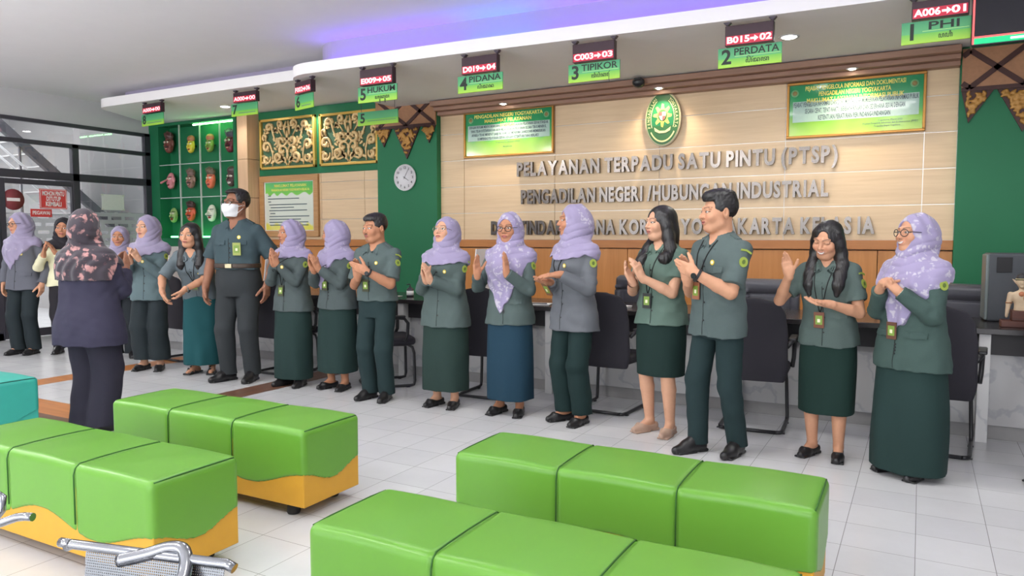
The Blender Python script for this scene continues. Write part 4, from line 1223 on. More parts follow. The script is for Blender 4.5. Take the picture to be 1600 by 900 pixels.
# ---------------------------------------------------------------- carved gilt panels
CARV = mat('carved gilt wood', srgb(222, 190, 136), .35, .15, vary=.25, scale=40)
CARVB = mat('carving backing', srgb(62, 96, 70), .7)
def spiral(c, r0, turns, a0, sgn, n=26, shrink=.12):
    out = []
    for i in range(n + 1):
        u = i / n; r = r0 * (1 - u * (1 - shrink)); a = a0 + sgn * turns * 2 * math.pi * u
        out.append((c[0] + r * math.cos(a), c[1] + r * math.sin(a)))
    return out
def carved_panel(x0, x1, z0, z1, label, seed):
    w, h = x1 - x0, z1 - z0
    t = thing('wood_carving', label, 'carving', ((x0 + x1) / 2, WALL_Y - .032, (z0 + z1) / 2), 0, 'carved gilt panels')
    b = MB()
    for lo, hi in (((-w / 2, -.05, -h / 2), (w / 2, 0, -h / 2 + .035)), ((-w / 2, -.05, h / 2 - .035), (w / 2, 0, h / 2)), ((-w / 2, -.05, -h / 2), (-w / 2 + .035, 0, h / 2)), ((w / 2 - .035, -.05, -h / 2), (w / 2, 0, h / 2))): b.box(lo, hi, .004)
    b.build('frame', mat('gilt panel frame', srgb(222, 184, 96), .3, .5), t)
    b = MB(); b.box((-w / 2 + .02, -.012, -h / 2 + .02), (w / 2 - .02, 0, h / 2 - .02)); b.build('backing', CARVB, t)
    b = MB(); W2, H2 = w / 2 - .06, h / 2 - .05
    def vine(p, r=.017):
        r = r * 1.2
        q = [(x, -.020 - .018 * math.sin(math.pi * i / max(len(p) - 1, 1)), z) for i, (x, z) in enumerate(p)]
        b.tube(q, [r * (.55 + .75 * math.sin(math.pi * (i + .6) / (len(q) + .2))) for i in range(len(q))], 7)
    def leaf(x, z, a, ln, wd=.03):
        c, s_ = math.cos(a), math.sin(a)
        pts = [(x + ln * u * c - wd * v * s_, z + ln * u * s_ + wd * v * c) for u, v in ((0, 0), (.3, .8), (.5, .45), (.65, .75), (1, 0), (.7, -.6), (.5, -.35), (.3, -.75))]
        b.prism(pts, .022, lambda xx, zz, hh: (xx, -.014 - hh, zz))
    for m in (1, -1):
        S = lambda pts: [(m * x, z) for x, z in pts]
        vine(S(spiral((.10, .03), .085, 1.2, math.pi, 1)), .018); vine(S(spiral((.09, -.10), .075, 1.1, math.pi, -1)), .016)
        vine(S([(.01, -H2), (.06, -H2 + .07), (.12, -H2 + .05)] + spiral((.17, -H2 + .11), .075, 1.1, -math.pi / 2, 1)), .018)
        vine(S([(.16, -.05), (.22, .02), (.27, .12), (.30, .22)] + spiral((.345, .235), .055, 1.2, math.pi, -1)), .017)
        vine(S([(.10, .10), (.16, .18), (.18, .26)] + spiral((.13, .265), .055, 1.1, 0, 1)), .015)
        vine(S([(.30, -H2), (.29, -.15), (.32, -.05)] + spiral((.40, -.04), .075, 1.3, math.pi, -1)), .017)
        vine(S([(.02, H2), (.05, .2), (.04, .12)]), .013)
        vine(S(spiral((.40, -.215), .07, 1.2, math.pi * .8, 1)), .016); vine(S(spiral((.43, .10), .055, 1.1, -math.pi / 2, 1)), .014)
        rng = random.Random(seed + 3)
        for k in range(52):
            x, z = rng.uniform(.05, W2 - .01), rng.uniform(-H2 + .02, H2 - .02)
            leaf(m * x, z, (rng.uniform(0, 6.28)) if m == 1 else 0, rng.uniform(.05, .095), rng.uniform(.022, .034)) if m == 1 else None
        rng = random.Random(seed + 3)
        if m == -1:
            for k in range(52):
                x, z = rng.uniform(.05, W2 - .01), rng.uniform(-H2 + .02, H2 - .02); a = rng.uniform(0, 6.28)
                leaf(-x, z, math.pi - a, rng.uniform(.05, .095), rng.uniform(.022, .034))
    leaf(0, -.02, math.pi / 2, .20, .035); leaf(0, -.06, -math.pi / 2, .18, .032)
    b.build('scrollwork', CARV, t)
carved_panel(-8.44, -7.375, 2.385, 3.10, 'carved gilt scrollwork panel, the left one, above the wood framed notice', 1)
carved_panel(-7.29, -6.27, 2.385, 3.09, 'carved gilt scrollwork panel, the right one, beside the green pillar', 1)

# ---------------------------------------------------------------- masks in the niche
MASKM = []
def mask_material():
    m, nt, b_ = new_mat('painted mask wood')
    at = node(nt, 'ShaderNodeAttribute', attribute_name='tint'); nt.links.new(at.outputs['Color'], b_.inputs['Base Color']); b_.inputs['Roughness'].default_value = .4
    return m
MASKMAT = mask_material()
def face_mask(x, z, label, skin, h=.34, nose=1.0, crown=None, style='plain', turn=0, lips=(150, 40, 36)):
    t_ = thing('wooden_mask', label, 'mask', (x, WALL_Y + .065, z), math.radians(turn), 'carved masks in the niche')
    k = h / .24
    F = Field.box(V(-.11, -.22, -.15), V(.11, .05, .19), .006)
    F.ell(V(0, 0, 0), V(.066, .070, .105)); F.ell(V(0, -.03, -.07), V(.04, .04, .035), k=.03)
    F.rcone(V(0, -.064, .02), V(0, -.075 - .022 * nose - (.10 if style == 'long' else 0), -.022 - (.015 if style == 'long' else 0)), .009, .014 if style != 'long' else .016, k=.012)
    for s_ in (-1, 1):
        F.ell(V(s_ * .028, -.062, .022), V(.017, .012, .011), k=.004); F.rcone(V(s_ * .012, -.062, .040), V(s_ * .046, -.05, .046), .007, .006, k=.008); F.ell(V(s_ * .038, -.042, -.03), V(.024, .022, .024), k=.02)
        if style in ('demon', 'long'): F.ell(V(s_ * .068, 0, .01), V(.012, .02, .035), k=.01)
        if style == 'demon':
            F.rcone(V(s_ * .018, -.07, -.055), V(s_ * .022, -.085, -.075), .006, .003, k=.003); F.ell(V(s_ * .03, -.066, .022), V(.02, .018, .018), k=.006)
    F.ell(V(0, -.062, -.052), V(.026, .014, .008), k=.004); F.ell(V(0, -.060, -.066), V(.022, .014, .008), k=.004)
    if style == 'open': F.ell(V(0, -.07, -.058), V(.028, .03, .012), k=.006, op='s')
    if crown:
        F.ell(V(0, .0, .095), V(.070, .062, .055), k=.006)
        if style in ('demon', 'spiky'):
            for q in range(-3, 4): F.rcone(V(q * .018, -.035, .11), V(q * .022, -.04, .165 - abs(q) * .008), .012, .005, k=.006)
        F.ell(V(0, -.055, .10), V(.03, .02, .025), k=.01)
    F.plane(V(0, .02, 0), V(0, 1, 0))
    v, q = F.mesh()
    c = np.tile(np.array(srgb(*skin)[:3]), (len(v), 1)); X, Y, Z = v.T; ax = np.abs(X)
    dark = np.array(srgb(30, 24, 24)[:3])
    if crown: c[Z > .062] = np.array(srgb(*crown)[:3])
    eye = ((ax - .028) / .017) ** 2 + ((Z - .022) / .010) ** 2
    c[(eye < 1.2) & (Y < -.03)] = np.array(srgb(226, 220, 200)[:3]); c[(eye < .30) & (Y < -.03)] = dark
    c[(np.abs(Z - .044 - .10 * (ax - .03)) < .005) & (ax > .010) & (ax < .052) & (Y < -.03)] = dark
    c[((X / .028) ** 2 + ((Z + .059) / .013) ** 2 < 1) & (Y < -.03)] = np.array(srgb(*lips)[:3])
    c[((X / .022) ** 2 + ((Z + .059) / .003) ** 2 < 1) & (Y < -.03)] = dark if style != 'demon' else np.array(srgb(220, 210, 190)[:3])
    if style in ('demon', 'open'): c[(np.abs(Z + .038) < .006) & (ax < .04) & (Y < -.04)] = dark
    mesh_np('mask_face', v * np.array([k * .86, k * .62, k * .86]), q, MASKMAT, t_, col=c)
    b_ = MB(); b_.tube([(0, .02 * k, 0), (0, .085, 0)], .012, 8); b_.build('peg', CHM, t_)
face_mask(-10.62, 2.90, 'dark red-brown wooden mask, top row far left of the niche', (120, 66, 58), .36, 1.2, (90, 58, 54), 'demon')
face_mask(-10.10, 2.85, 'yellow wooden mask with a brown cap in the top row', (228, 198, 66), .30, 1.2, (190, 116, 84))
face_mask(-9.66, 2.84, 'olive green wooden mask with an orange cap in the top row', (132, 150, 70), .31, 1.2, (200, 116, 84))
face_mask(-9.20, 2.84, 'dark maroon wooden mask with a tall grey crown, top row right', (110, 42, 52), .38, 1.2, (76, 68, 84), 'demon')
face_mask(-10.60, 2.32, 'pink wooden mask with a very long nose, middle row left', (226, 140, 150), .34, 1, None, 'long', -8)
face_mask(-10.12, 2.31, 'brown and cream wooden mask with bared teeth, middle row', (150, 112, 100), .33, 1.2, (120, 92, 84), 'demon')
face_mask(-9.66, 2.30, 'orange wooden mask with a spiky brown crown, middle row', (226, 112, 78), .35, 1.1, (110, 92, 74), 'spiky')
face_mask(-9.20, 2.31, 'dark brown wooden mask with a white mouth, middle row right', (84, 60, 58), .34, 1.6, (78, 62, 60), 'plain', 0, (226, 220, 210))
face_mask(-10.56, 1.77, 'pale green wooden mask in the bottom row', (150, 176, 108), .31, 1.3, None, 'open')
face_mask(-10.14, 1.80, 'orange-red wooden mask with a black top in the bottom row', (216, 90, 60), .34, 1.8, (70, 40, 40), 'demon')
face_mask(-9.66, 1.79, 'white wooden mask with a bulbous nose in the bottom row', (226, 224, 208), .34, 2.6, None, 'open')

# ---------------------------------------------------------------- hanging television, top right
t = thing('television', 'hanging black television with a red and green band, cut off at the top right corner', 'television', (.245, 5.9, 2.675))
b = MB(); b.box((0, .0, 0), (1.22, .06, .72), .008); b.build('casing', mat('tv casing', srgb(26, 26, 30), .3), t)
b = MB(); b.box((.010, -.003, .045), (1.21, .004, .71)); b.build('screen', mat('tv dark screen', srgb(34, 33, 40), .12), t)
TVG = emit_mat('tv green band', (.0, .42, .16, 1), .9); TVR = emit_mat('tv red band', (.9, .10, .10, 1), .9)
b = MB(); b.box((.010, -.005, .012), (1.21, 0, .050)); b.build('green_band', TVG, t)
b = MB(); b.box((.010, -.006, .050), (1.21, 0, .062)); b.box((.006, -.006, .012), (.017, 0, .71)); b.build('red_band', TVR, t)
b = MB(); b.box((.22, -.007, .024), (.34, -.004, .038)); b.build('ticker_line', emit_mat('tv ticker', (.7, 1.0, .8, 1), 1.0), t)
b = MB(); b.tube([(.6, .05, .70), (.6, .05, .78)], .02, 8); b.box((.45, .03, .36), (.75, .07, .70)); b.build('ceiling_mount', CHM, t)

# ---------------------------------------------------------------- things on the counter
t = thing('monitor', 'black computer monitor seen from behind beside the woman in profile', 'monitor', (-2.86, 6.48, .79), math.radians(-35))
b = MB(); b.box((-.27, -.02, .09), (.27, .025, .41), .008); b.build('casing', mat('monitor back', srgb(38, 38, 42), .45), t)
b = MB(); b.box((-.255, .024, .105), (.255, .028, .395)); b.build('screen', mat('monitor screen', srgb(20, 20, 24), .15), t)
b = MB(); b.tube([(0, 0, .01), (0, -.005, .20)], .022, 10); b.lathe([(.11, 0), (.11, .010), (.03, .018)], seg=20); b.build('stand', CHM, t)
b = MB(); b.box((-.05, -.024, .34), (-.01, -.02, .38)); b.build('label_sticker', mat('sticker white', srgb(220, 220, 220), .6), t)
t = thing('cabinet_display', 'dark grey electronic cabinet standing on the counter behind the carved puppet', 'machine', (.43, 6.42, .79), math.radians(2))
b = MB(); b.box((0, 0, 0), (.95, .28, .50), .015); b.build('casing', mat('dark grey casing', srgb(70, 74, 80), .5), t)
b = MB(); b.box((.055, -.006, .36), (.15, .0, .47), .002); b.build('vent_grille', mat('grille', srgb(30, 30, 34), .6), t)
b = MB(); b.box((.26, -.006, .34), (.80, .0, .46), .002); b.build('paper_slot', mat('slot', srgb(24, 24, 28), .5), t)
b = MB(); b.box((.28, -.010, .355), (.78, -.005, .395)); b.box((.28, -.010, .405), (.78, -.005, .45)); b.build('paper_stack', mat('paper cream', srgb(216, 212, 190), .7), t)
b = MB(); b.box((-.012, .0, .01), (.012, .26, .49), .008); b.build('side_trim', mat('trim grey', srgb(112, 122, 122), .4), t)
# carved puppet
t = thing('carved_puppet', 'cream carved wooden puppet with pointed ears and dark hat on a brown base', 'statue', (.60, 6.12, .79))
IV = mat('puppet cream paint', srgb(206, 182, 152), .5, vary=.1, scale=40); BRN = wood_material('puppet base wood', srgb(96, 50, 36), srgb(72, 36, 28), 2)
b = MB(); b.box((-.105, -.07, 0), (.155, .07, .045), .004); b.box((-.045, -.065, .045), (.075, .065, .115), .005); b.build('base', BRN, t)
F = Field.box(V(-.12, -.08, .03), V(.13, .08, .40), .0042)
F.loft(V(.01, 0, 0), None, [(.10, .042, .032, 0), (.16, .040, .030, 0), (.21, .058, .034, 0), (.235, .050, .028, 0), (.25, .02, .018, 0)])
F.rcone(V(.01, 0, .24), V(.01, 0, .275), .015, .014, k=.01); F.ell(V(.01, -.002, .305), V(.030, .032, .036), k=.008)
F.rcone(V(.01, -.03, .312), V(.01, -.044, .298), .006, .006, k=.006); F.ell(V(.01, -.022, .278), V(.014, .014, .010), k=.006)
for s_ in (-1, 1):
    F.rcone(V(.01 + s_ * .028, .004, .305), V(.01 + s_ * .052, .008, .328), .010, .003, k=.006)
    F.rcone(V(.01 + s_ * .060, 0, .222), V(.01 + s_ * .070, 0, .16), .019, .016, k=.008); F.rcone(V(.01 + s_ * .070, 0, .16), V(.01 + s_ * .078, -.01, .095), .016, .011, k=.006); F.ell(V(.01 + s_ * .080, -.014, .080), V(.010, .010, .020), k=.005)
field_obj('figure', F, IV, t)
b = MB(); b.lathe([(.031, .322), (.033, .330), (.030, .352), (.018, .366), (.001, .370)], (.01, 0, 0), 18); b.build('hat', mat('puppet hat', srgb(40, 40, 44), .5), t)
b = MB(); b.tube([(.01 + .034 * math.cos(q * .3), -.002 + .034 * math.sin(q * .3), .330) for q in range(21)], .004, 6); b.build('hat_band', mat('hat band', srgb(190, 180, 140), .5), t)
b = MB(); b.lathe([(.001, -.036), (.016, -.036), (.018, -.028), (.001, -.026)], (.01, 0, .228), 14, 'y'); b.build('collar_plate', mat('collar plate', srgb(190, 120, 84), .5), t)
for s_ in (-1, 1):
    b = MB(); b.tube([(.01 + s_ * .068 + .018 * math.cos(q * math.pi / 7), .018 * math.sin(q * math.pi / 7), .165) for q in range(14)], .004, 6, closed=True); b.build('arm_band', mat('arm band', srgb(150, 96, 62), .5), t)
# white upright divider panels
for i, (x, lab) in enumerate([(-3.93, 'upright white divider panel on the counter between the two women with glasses'), (-6.87, 'upright white divider panel on the counter beside the masked man'), (-8.66, 'upright white divider panel on the counter behind the woman in teal grey')]):
    t = thing('divider_panel', lab, 'divider', (x, 6.30, .79), 0, 'white divider panels on the counter')
    b = MB(); b.prism([(-.02, 0), (.36, 0), (.36, .50), (.06, .50)], .012, lambda y, z, h: (h, y, z)); b.build('panel', WHITE, t)
    b = MB(); b.box((-.03, .02, 0), (.045, .34, .012), .003); b.build('foot', ALU, t)
# papers, sanitiser, tray
PAP = mat('white paper', srgb(232, 232, 232), .8)
for i, (x, y, a, lab, hh) in enumerate([(-3.06, 6.05, 14, 'small stack of white papers on the counter in front of the woman in profile', .012), (-2.33, 6.12, -8, 'white paper stack on the counter left of the black-haired woman', .02), (-4.86, 6.15, 5, 'white papers on the counter beside the sanitiser bottle', .006)]):
    t = thing('paper_stack', lab, 'papers', (x, y, .79), math.radians(a), 'papers on the counter')
    b = MB()
    for k in range(3): b.box((-.11 + .006 * k, -.075 - .004 * k, hh * k / 3), (.11 + .003 * k, .075, hh * (k + 1) / 3 - .0004))
    b.build('sheets', PAP, t)
    if i == 0:
        b = MB(); b.box((-.06, -.06, hh), (.09, -.045, hh + .008), .003); b.build('pen', CHM, t)
t = thing('sanitiser_bottle', 'small pump bottle with white label on the counter beside the left green pillar', 'bottle', (-4.63, 6.20, .79))
b = MB(); b.lathe([(.001, 0), (.034, 0), (.036, .01), (.036, .075), (.028, .092), (.012, .10), (.012, .11), (.001, .11)], seg=20); b.build('bottle', mat('bottle dark', srgb(46, 50, 56), .2), t)
b = MB(); b.lathe([(.0365, .02), (.0368, .02), (.0368, .065), (.0365, .065)], seg=20); b.build('label', PAP, t)
b = MB(); b.tube([(0, 0, .108), (0, 0, .135)], .005, 8); b.tube([(0, 0, .132), (-.035, 0, .130), (-.042, 0, .122)], .005, 8); b.build('pump', CHM, t)
t = thing('tissue_holder', 'white tissue holder on the counter behind the walking man', 'holder', (-1.42, 6.55, .79))
b = MB(); b.lathe([(.05, 0), (.055, .01), (.055, .10), (.03, .12), (.012, .125)], seg=20); b.build('body', WHITE, t)
b = MB(); b._faces([(-.02, 0, .12), (.02, .004, .12), (.035, .01, .175), (-.03, -.01, .18), (-.02, .003, .12), (.02, .007, .12), (.035, .013, .175), (-.03, -.007, .18)], [(0, 1, 2, 3), (7, 6, 5, 4), (0, 4, 5, 1), (1, 5, 6, 2), (2, 6, 7, 3), (3, 7, 4, 0)]); b.build('tissue', PAP, t)
t = thing('card_box', 'small white box with a black cable on the counter beside the laughing woman', 'box', (-.60, 6.22, .79), .2)
b = MB(); b.box((-.05, -.035, 0), (.05, .035, .12), .004); b.build('box_body', WHITE, t)
b = MB(); b.tube([(.05, 0, .10), (.08, -.02, .06), (.10, -.03, .02), (.16, -.03, .006)], .004, 6); b.build('cable', CHM, t)

# ---------------------------------------------------------------- stickers on the glass
RED = mat('red sticker', srgb(206, 62, 62), .5); STW = mat('sticker white print', srgb(236, 226, 226), .5)
GX = ROOM_L + .0
def sticker_rot(o): o.rotation_euler = (math.pi / 2, 0, math.pi / 2)
t = thing('door_sticker', 'red rectangular sticker reading MOHON PINTU DITUTUP KEMBALI on the glass door', 'sign', (GX, 6.20, 1.96))
b = MB(); b.box((-.004, -.19, -.14), (.004, .19, .14)); b.build('sheet', RED, t)
b = MB(); b.box((.004, -.182, -.132), (.005, .182, -.126)); b.box((.004, -.182, .126), (.005, .182, .132)); b.box((.004, -.182, -.132), (.005, -.176, .132)); b.box((.004, .176, -.132), (.005, .182, .132)); b.build('outline', STW, t)
for s_, z, f in (('MOHON PINTU', .075, .31), ('DITUTUP', 0, .20), ('KEMBALI', -.075, .22)):
    o = text_obj('lettering', s_, .088, (.0055, 0, z), STW, t, .0005, .003, fit=f); sticker_rot(o)
t = thing('no_entry_sticker', 'round red no entry sticker with white bar on the glass at the far left', 'sign', (GX, 5.66, 1.93))
b = MB(); b.lathe([(.001, 0), (.145, 0), (.145, .004), (.001, .004)], seg=32, axis='x'); b.build('disc', mat('dimmed red sticker', srgb(138, 60, 66), .5), t)  # red darkened in the colour to look dim behind the glass
b = MB(); b.box((.004, -.085, -.022), (.006, .085, .022)); b.build('bar', STW, t)
t = thing('no_entry_sticker', 'round red sticker at the very left edge, half out of frame', 'sign', (GX, 5.33, 1.86))
b = MB(); b.lathe([(.001, 0), (.145, 0), (.145, .004), (.001, .004)], seg=32, axis='x'); b.build('disc', mat('dimmed red sticker', srgb(138, 60, 66), .5), t)
t = thing('push_sticker', 'small red sticker with white letters below the MOHON PINTU sticker', 'sign', (GX, 6.04, 1.755))
b = MB(); b.box((-.004, -.16, -.055), (.004, .13, .055)); b.build('sheet', RED, t)
o = text_obj('lettering', 'PEGAWAI', .07, (.0055, -.015, 0), STW, t, .0005, .002, fit=.24); sticker_rot(o)
t = thing('paper_sheet', 'blank white paper sheet taped to the glass behind the woman in navy', 'paper', (GX, 7.10, 1.95))
b = MB(); b.box((-.003, -.18, -.12), (.003, .18, .12)); b.build('sheet', mat('pale sheet', srgb(206, 206, 204), .7), t)
for y, z in ((-.17, .11), (.17, .11), (-.17, -.11), (.17, -.11)):
    b = MB(); b.box((.003, y - .02, z - .012), (.0042, y + .02, z + .012)); b.build('tape', mat('clear tape', srgb(190, 190, 180), .3), t)
# ---------------------------------------------------------------- people
def ik(S, Wp, l1, l2, hint):
    S, Wp = np.asarray(S, float), np.asarray(Wp, float)
    v = Wp - S; d = np.linalg.norm(v)
    if d > (l1 + l2) * .995:
        Wp = S + v / d * (l1 + l2) * .995; v = Wp - S; d = np.linalg.norm(v)
    u = v / d
    a = (l1 * l1 - l2 * l2 + d * d) / (2 * d)
    hgt = math.sqrt(max(l1 * l1 - a * a, 0))
    p = np.asarray(hint, float); p = unit(p - u * (p @ u))
    return S + u * a + p * hgt, Wp

def rot_axis(v, ax, ang):
    ax = unit(ax); c, s = math.cos(ang), math.sin(ang)
    return v * c + np.cross(ax, v) * s + ax * (ax @ v) * (1 - c)

POSES = {
    'pray':  dict(L=((.020, -.235, 1.115), (-.04, -.40, .9), (-1, 0, 0)), R=((-.020, -.235, 1.115), (.04, -.40, .9), (1, 0, 0)), curl=.10, splay=.05),
    'clap':  dict(L=((.055, -.235, 1.105), (-.10, -.40, .9), (-1, 0, .1)), R=((-.055, -.235, 1.105), (.10, -.40, .9), (1, 0, .1)), curl=.16, splay=.13),
    'cross': dict(L=((.075, -.265, 1.125), (-.85, -.25, .35), (-.15, .95, .1)), R=((-.055, -.205, 1.075), (.05, -.25, .95), (.3, -.95, 0)), curl=.22, splay=.10),
    'open':  dict(L=((.075, -.235, 1.14), (-.02, -.15, 1), (-1, .1, 0)), R=((-.17, -.24, 1.12), (.02, -.2, 1), (1, -.35, 0)), curl=.10, splay=.07),
    'low':   dict(L=((.075, -.21, 1.105), (-.45, -.85, -.05), (-.2, 0, -1)), R=((-.045, -.20, 1.045), (.15, -.95, .08), (0, 0, 1)), curl=.12, splay=.06),
    'clasp': dict(L=((.065, -.215, 1.145), (-.62, -.35, .70), (-.75, .1, -.62)), R=((-.055, -.225, 1.15), (.62, -.35, .70), (.75, .1, -.62)), curl=.95, splay=.02),
    'wave':  dict(L=((.075, -.235, 1.075), (-.88, -.38, .15), (.05, -.25, 1)), R=((-.185, -.225, 1.255), (-.16, -.10, .95), (.25, -.95, 0)), curl=.20, splay=.16),
    'down':  dict(L=((.235, -.02, .80), (-.02, -.12, -1), (-1, .15, 0)), R=((-.235, -.02, .80), (.02, -.12, -1), (1, .15, 0)), curl=.35, splay=.04),
}

def add_hand(F, W, f, n, s, curl, splay, sc=1.0, thumb=.6):
    f = unit(f); n = unit(n - f * (np.asarray(n) @ f)); t = -s * np.cross(f, n)
    R = np.stack([t, f, n], 1)
    F.rbox(W + (f * .048 + t * .001) * sc, np.array([.037, .048, .013]) * sc, .0125 * sc, R, k=.012)
    F.ell(W + (f * .030 + t * .024 + n * .006) * sc, np.array([.017, .032, .014]) * sc, R, k=.012)
    F.rcone(W - f * .02 * sc, W + f * .03 * sc, .0245 * sc, .026 * sc, k=.012)
    for i, (off, base, ln, r) in enumerate(((.0285, .088, .072, .0086), (.0095, .094, .080, .0088), (-.0095, .090, .074, .0084), (-.027, .080, .058, .0074))):
        d = rot_axis(f, n, -s * splay * (1.5 - i) * .9)
        p = W + (f * base * .93 + t * off) * sc
        c = curl * (1 + .12 * i)
        pts = [p]; bx = np.cross(d, n)
        for q, fr in enumerate((.46, .30, .24)):
            d = rot_axis(d, bx, c * (.7, 1.1, .8)[q])
            p = p + d * ln * fr * sc; pts.append(p)
        rs = [r * 1.08 * sc, r * sc, r * .93 * sc, r * .80 * sc]
        F.chain(pts, rs, k=.003)
    d = unit(f * .70 + t * .62 + n * thumb * .5)
    p = W + (f * .022 + t * .026 + n * .006) * sc; pts = [p]
    for q, ln in enumerate((.036, .032, .026)):
        p = p + d * ln * sc; pts.append(p); d = unit(d + f * .22 + n * curl * .3)
    F.chain(pts, [.0135 * sc, .0115 * sc, .0102 * sc, .0085 * sc], k=.006)

def head_prims(F, HC, R, off=0., ears=True, nose=1.0, jaw=1.0):
    g = lambda x, y, z: HC + R @ V(x, y, z)
    F.ell(g(0, .016, .032), V(.073, .091, .077) + off, R, k=.0)
    F.ell(g(0, -.022, -.034), V(.0585 * jaw, .066, .077) + off, R, k=.035)
    F.ell(g(0, -.052, -.083), V(.031 * jaw, .031, .024) + off, R, k=.030)
    F.rcone(g(-.045 * jaw, -.005, -.062), g(-.022 * jaw, -.05, -.086), .017 + off, .016 + off, k=.025)
    F.rcone(g(.045 * jaw, -.005, -.062), g(.022 * jaw, -.05, -.086), .017 + off, .016 + off, k=.025)
    for s in (-1, 1):
        F.ell(g(s * .037, -.064, -.022), V(.025, .022, .024) + off, R, k=.025)
        F.ell(g(s * .031, -.098, .008), V(.018, .014, .0095), R, k=.014, op='s')
        F.ell(g(s * .031, -.0745, .007), V(.0155, .0135, .0105) + off, R, k=.004)
        F.rcone(g(s * .012, -.082, .027), g(s * .045, -.070, .026), .0095 + off, .007 + off, k=.014)
    F.rcone(g(0, -.083, .012), g(0, -.1035 - .004 * (nose - 1), -.020), .0075 + off, .0100 * nose + off, k=.012)
    for s in (-1, 1):
        F.ell(g(s * .0125 * nose, -.091, -.0235), V(.0085, .0105, .0075) + off, R, k=.007)
    F.ell(g(0, -.083, -.048), V(.026, .014, .012) + off, R, k=.012)
    F.ell(g(0, -.0885, -.0475), V(.0215, .0095, .0048) + off, R, k=.004)
    F.ell(g(0, -.0870, -.0585), V(.0185, .0100, .0058) + off, R, k=.004)
    if off == 0:
        F.rcone(g(-.024, -.094, -.0515), g(.024, -.094, -.0515), .0020, .0020, k=.003, op='s')
    if ears:
        for s in (-1, 1):
            Re = R @ rotz(s * .35)
            F.ell(g(s * .0745, .012, -.004), V(.0095, .019, .031) + off, Re, k=.006)
            F.ell(g(s * .0835, .006, .002), V(.006, .010, .017), Re, k=.004, op='s')

def face_tint(q, sp, n):
    """albedo of the skin surface in head coordinates q"""
    x, y, z = q[:, 0], q[:, 1], q[:, 2]; ax = np.abs(x)
    skin = np.array(sp['skin'][:3])
    c = np.tile(skin, (n, 1))
    front = (y < -.035) & (np.abs(z) < .12) & (ax < .08)
    def blend(m, colr, a=1.0):
        m = np.clip(m, 0, 1)[:, None] * a
        c[:] = c * (1 - m) + np.array(colr[:3]) * m
    F1 = front.astype(float)
    blend(F1 * np.exp(-((ax - .036) / .017) ** 2 - ((z + .026) / .016) ** 2), (skin[0] * 1.02, skin[1] * .72, skin[2] * .70), .45)
    op = sp.get('eye', 1.0)
    zc = .0065
    brow = np.exp(-((z - (.0265 + .0055 * np.sin(np.clip((ax - .012) / .038, 0, 1) * 2.6))) / .0028) ** 4) * ((ax > .012) & (ax < .049))
    blend(F1 * brow, (.020, .014, .012), .75)
    if op > .5:
        e = ((ax - .031) / .0142) ** 2 + ((z - zc) / (.0058 * op)) ** 2
        blend(F1 * (e < 1.55) * (z > zc - .002), (.015, .010, .010), .9)
        blend(F1 * (e < 1.0), (.62, .58, .55))
        gx = sp.get('gaze', 0.) * .005
        ir = (x - np.sign(x) * .031 - gx) ** 2 + (z - zc - .0005) ** 2
        blend(F1 * (e < 1.05) * (ir < .0060 ** 2), (.018, .010, .008))
    else:
        ln = np.exp(-((z - (zc - .001 + .003 * (1 - ((ax - .031) / .016) ** 2))) / .0018) ** 2) * (np.abs(ax - .031) < .017)
        blend(F1 * ln, (.012, .008, .008), .95)
    sm = sp.get('smile', .2)
    zm = -.0520 + sm * .006 * (ax / .02) ** 2 * 1.2
    lw = .0215 + .004 * sm
    lip = ((x / lw) ** 2 + ((z - zm + .0005) / .0098) ** 2) < 1
    blend(F1 * lip, sp.get('lip', (.36, .10, .09)), .85)
    if sm > .7:
        th = ((x / (lw * .85)) ** 2 + ((z - zm) / .0052) ** 2) < 1
        blend(F1 * th, (.75, .72, .68))
    else:
        ml = np.exp(-((z - zm) / .0012) ** 2) * (ax < lw)
        blend(F1 * ml, (.05, .015, .015), .9)
    for s in (-1, 1):
        blend(F1 * (((x - s * .008) / .0032) ** 2 + ((z + .0305) / .0022) ** 2 < 1), (.06, .02, .018), .8)
    if sp.get('moustache'):
        blend(F1 * (((x / .024) ** 2 + ((z + .0395) / .0050) ** 2) < 1), (.02, .015, .014), .75)
        blend(F1 * (((x / .014) ** 2 + ((z + .083) / .010) ** 2) < 1), (.03, .02, .018), .35)
    return c

F_TOP = [(.70, .205, .150, .004), (.80, .196, .142, .004), (.90, .178, .128, .002), (1.0, .163, .118, 0), (1.1, .166, .122, -.010), (1.18, .170, .130, -.016), (1.25, .162, .112, -.002), (1.31, .128, .084, .010), (1.355, .070, .062, .016)]
M_TOP = [(.74, .190, .130, 0), (.84, .184, .126, 0), (.93, .176, .124, -.004), (1.0, .172, .122, -.006), (1.1, .178, .122, -.006), (1.2, .184, .122, -.004), (1.27, .172, .104, .004), (1.32, .130, .082, .012), (1.36, .070, .062, .016)]

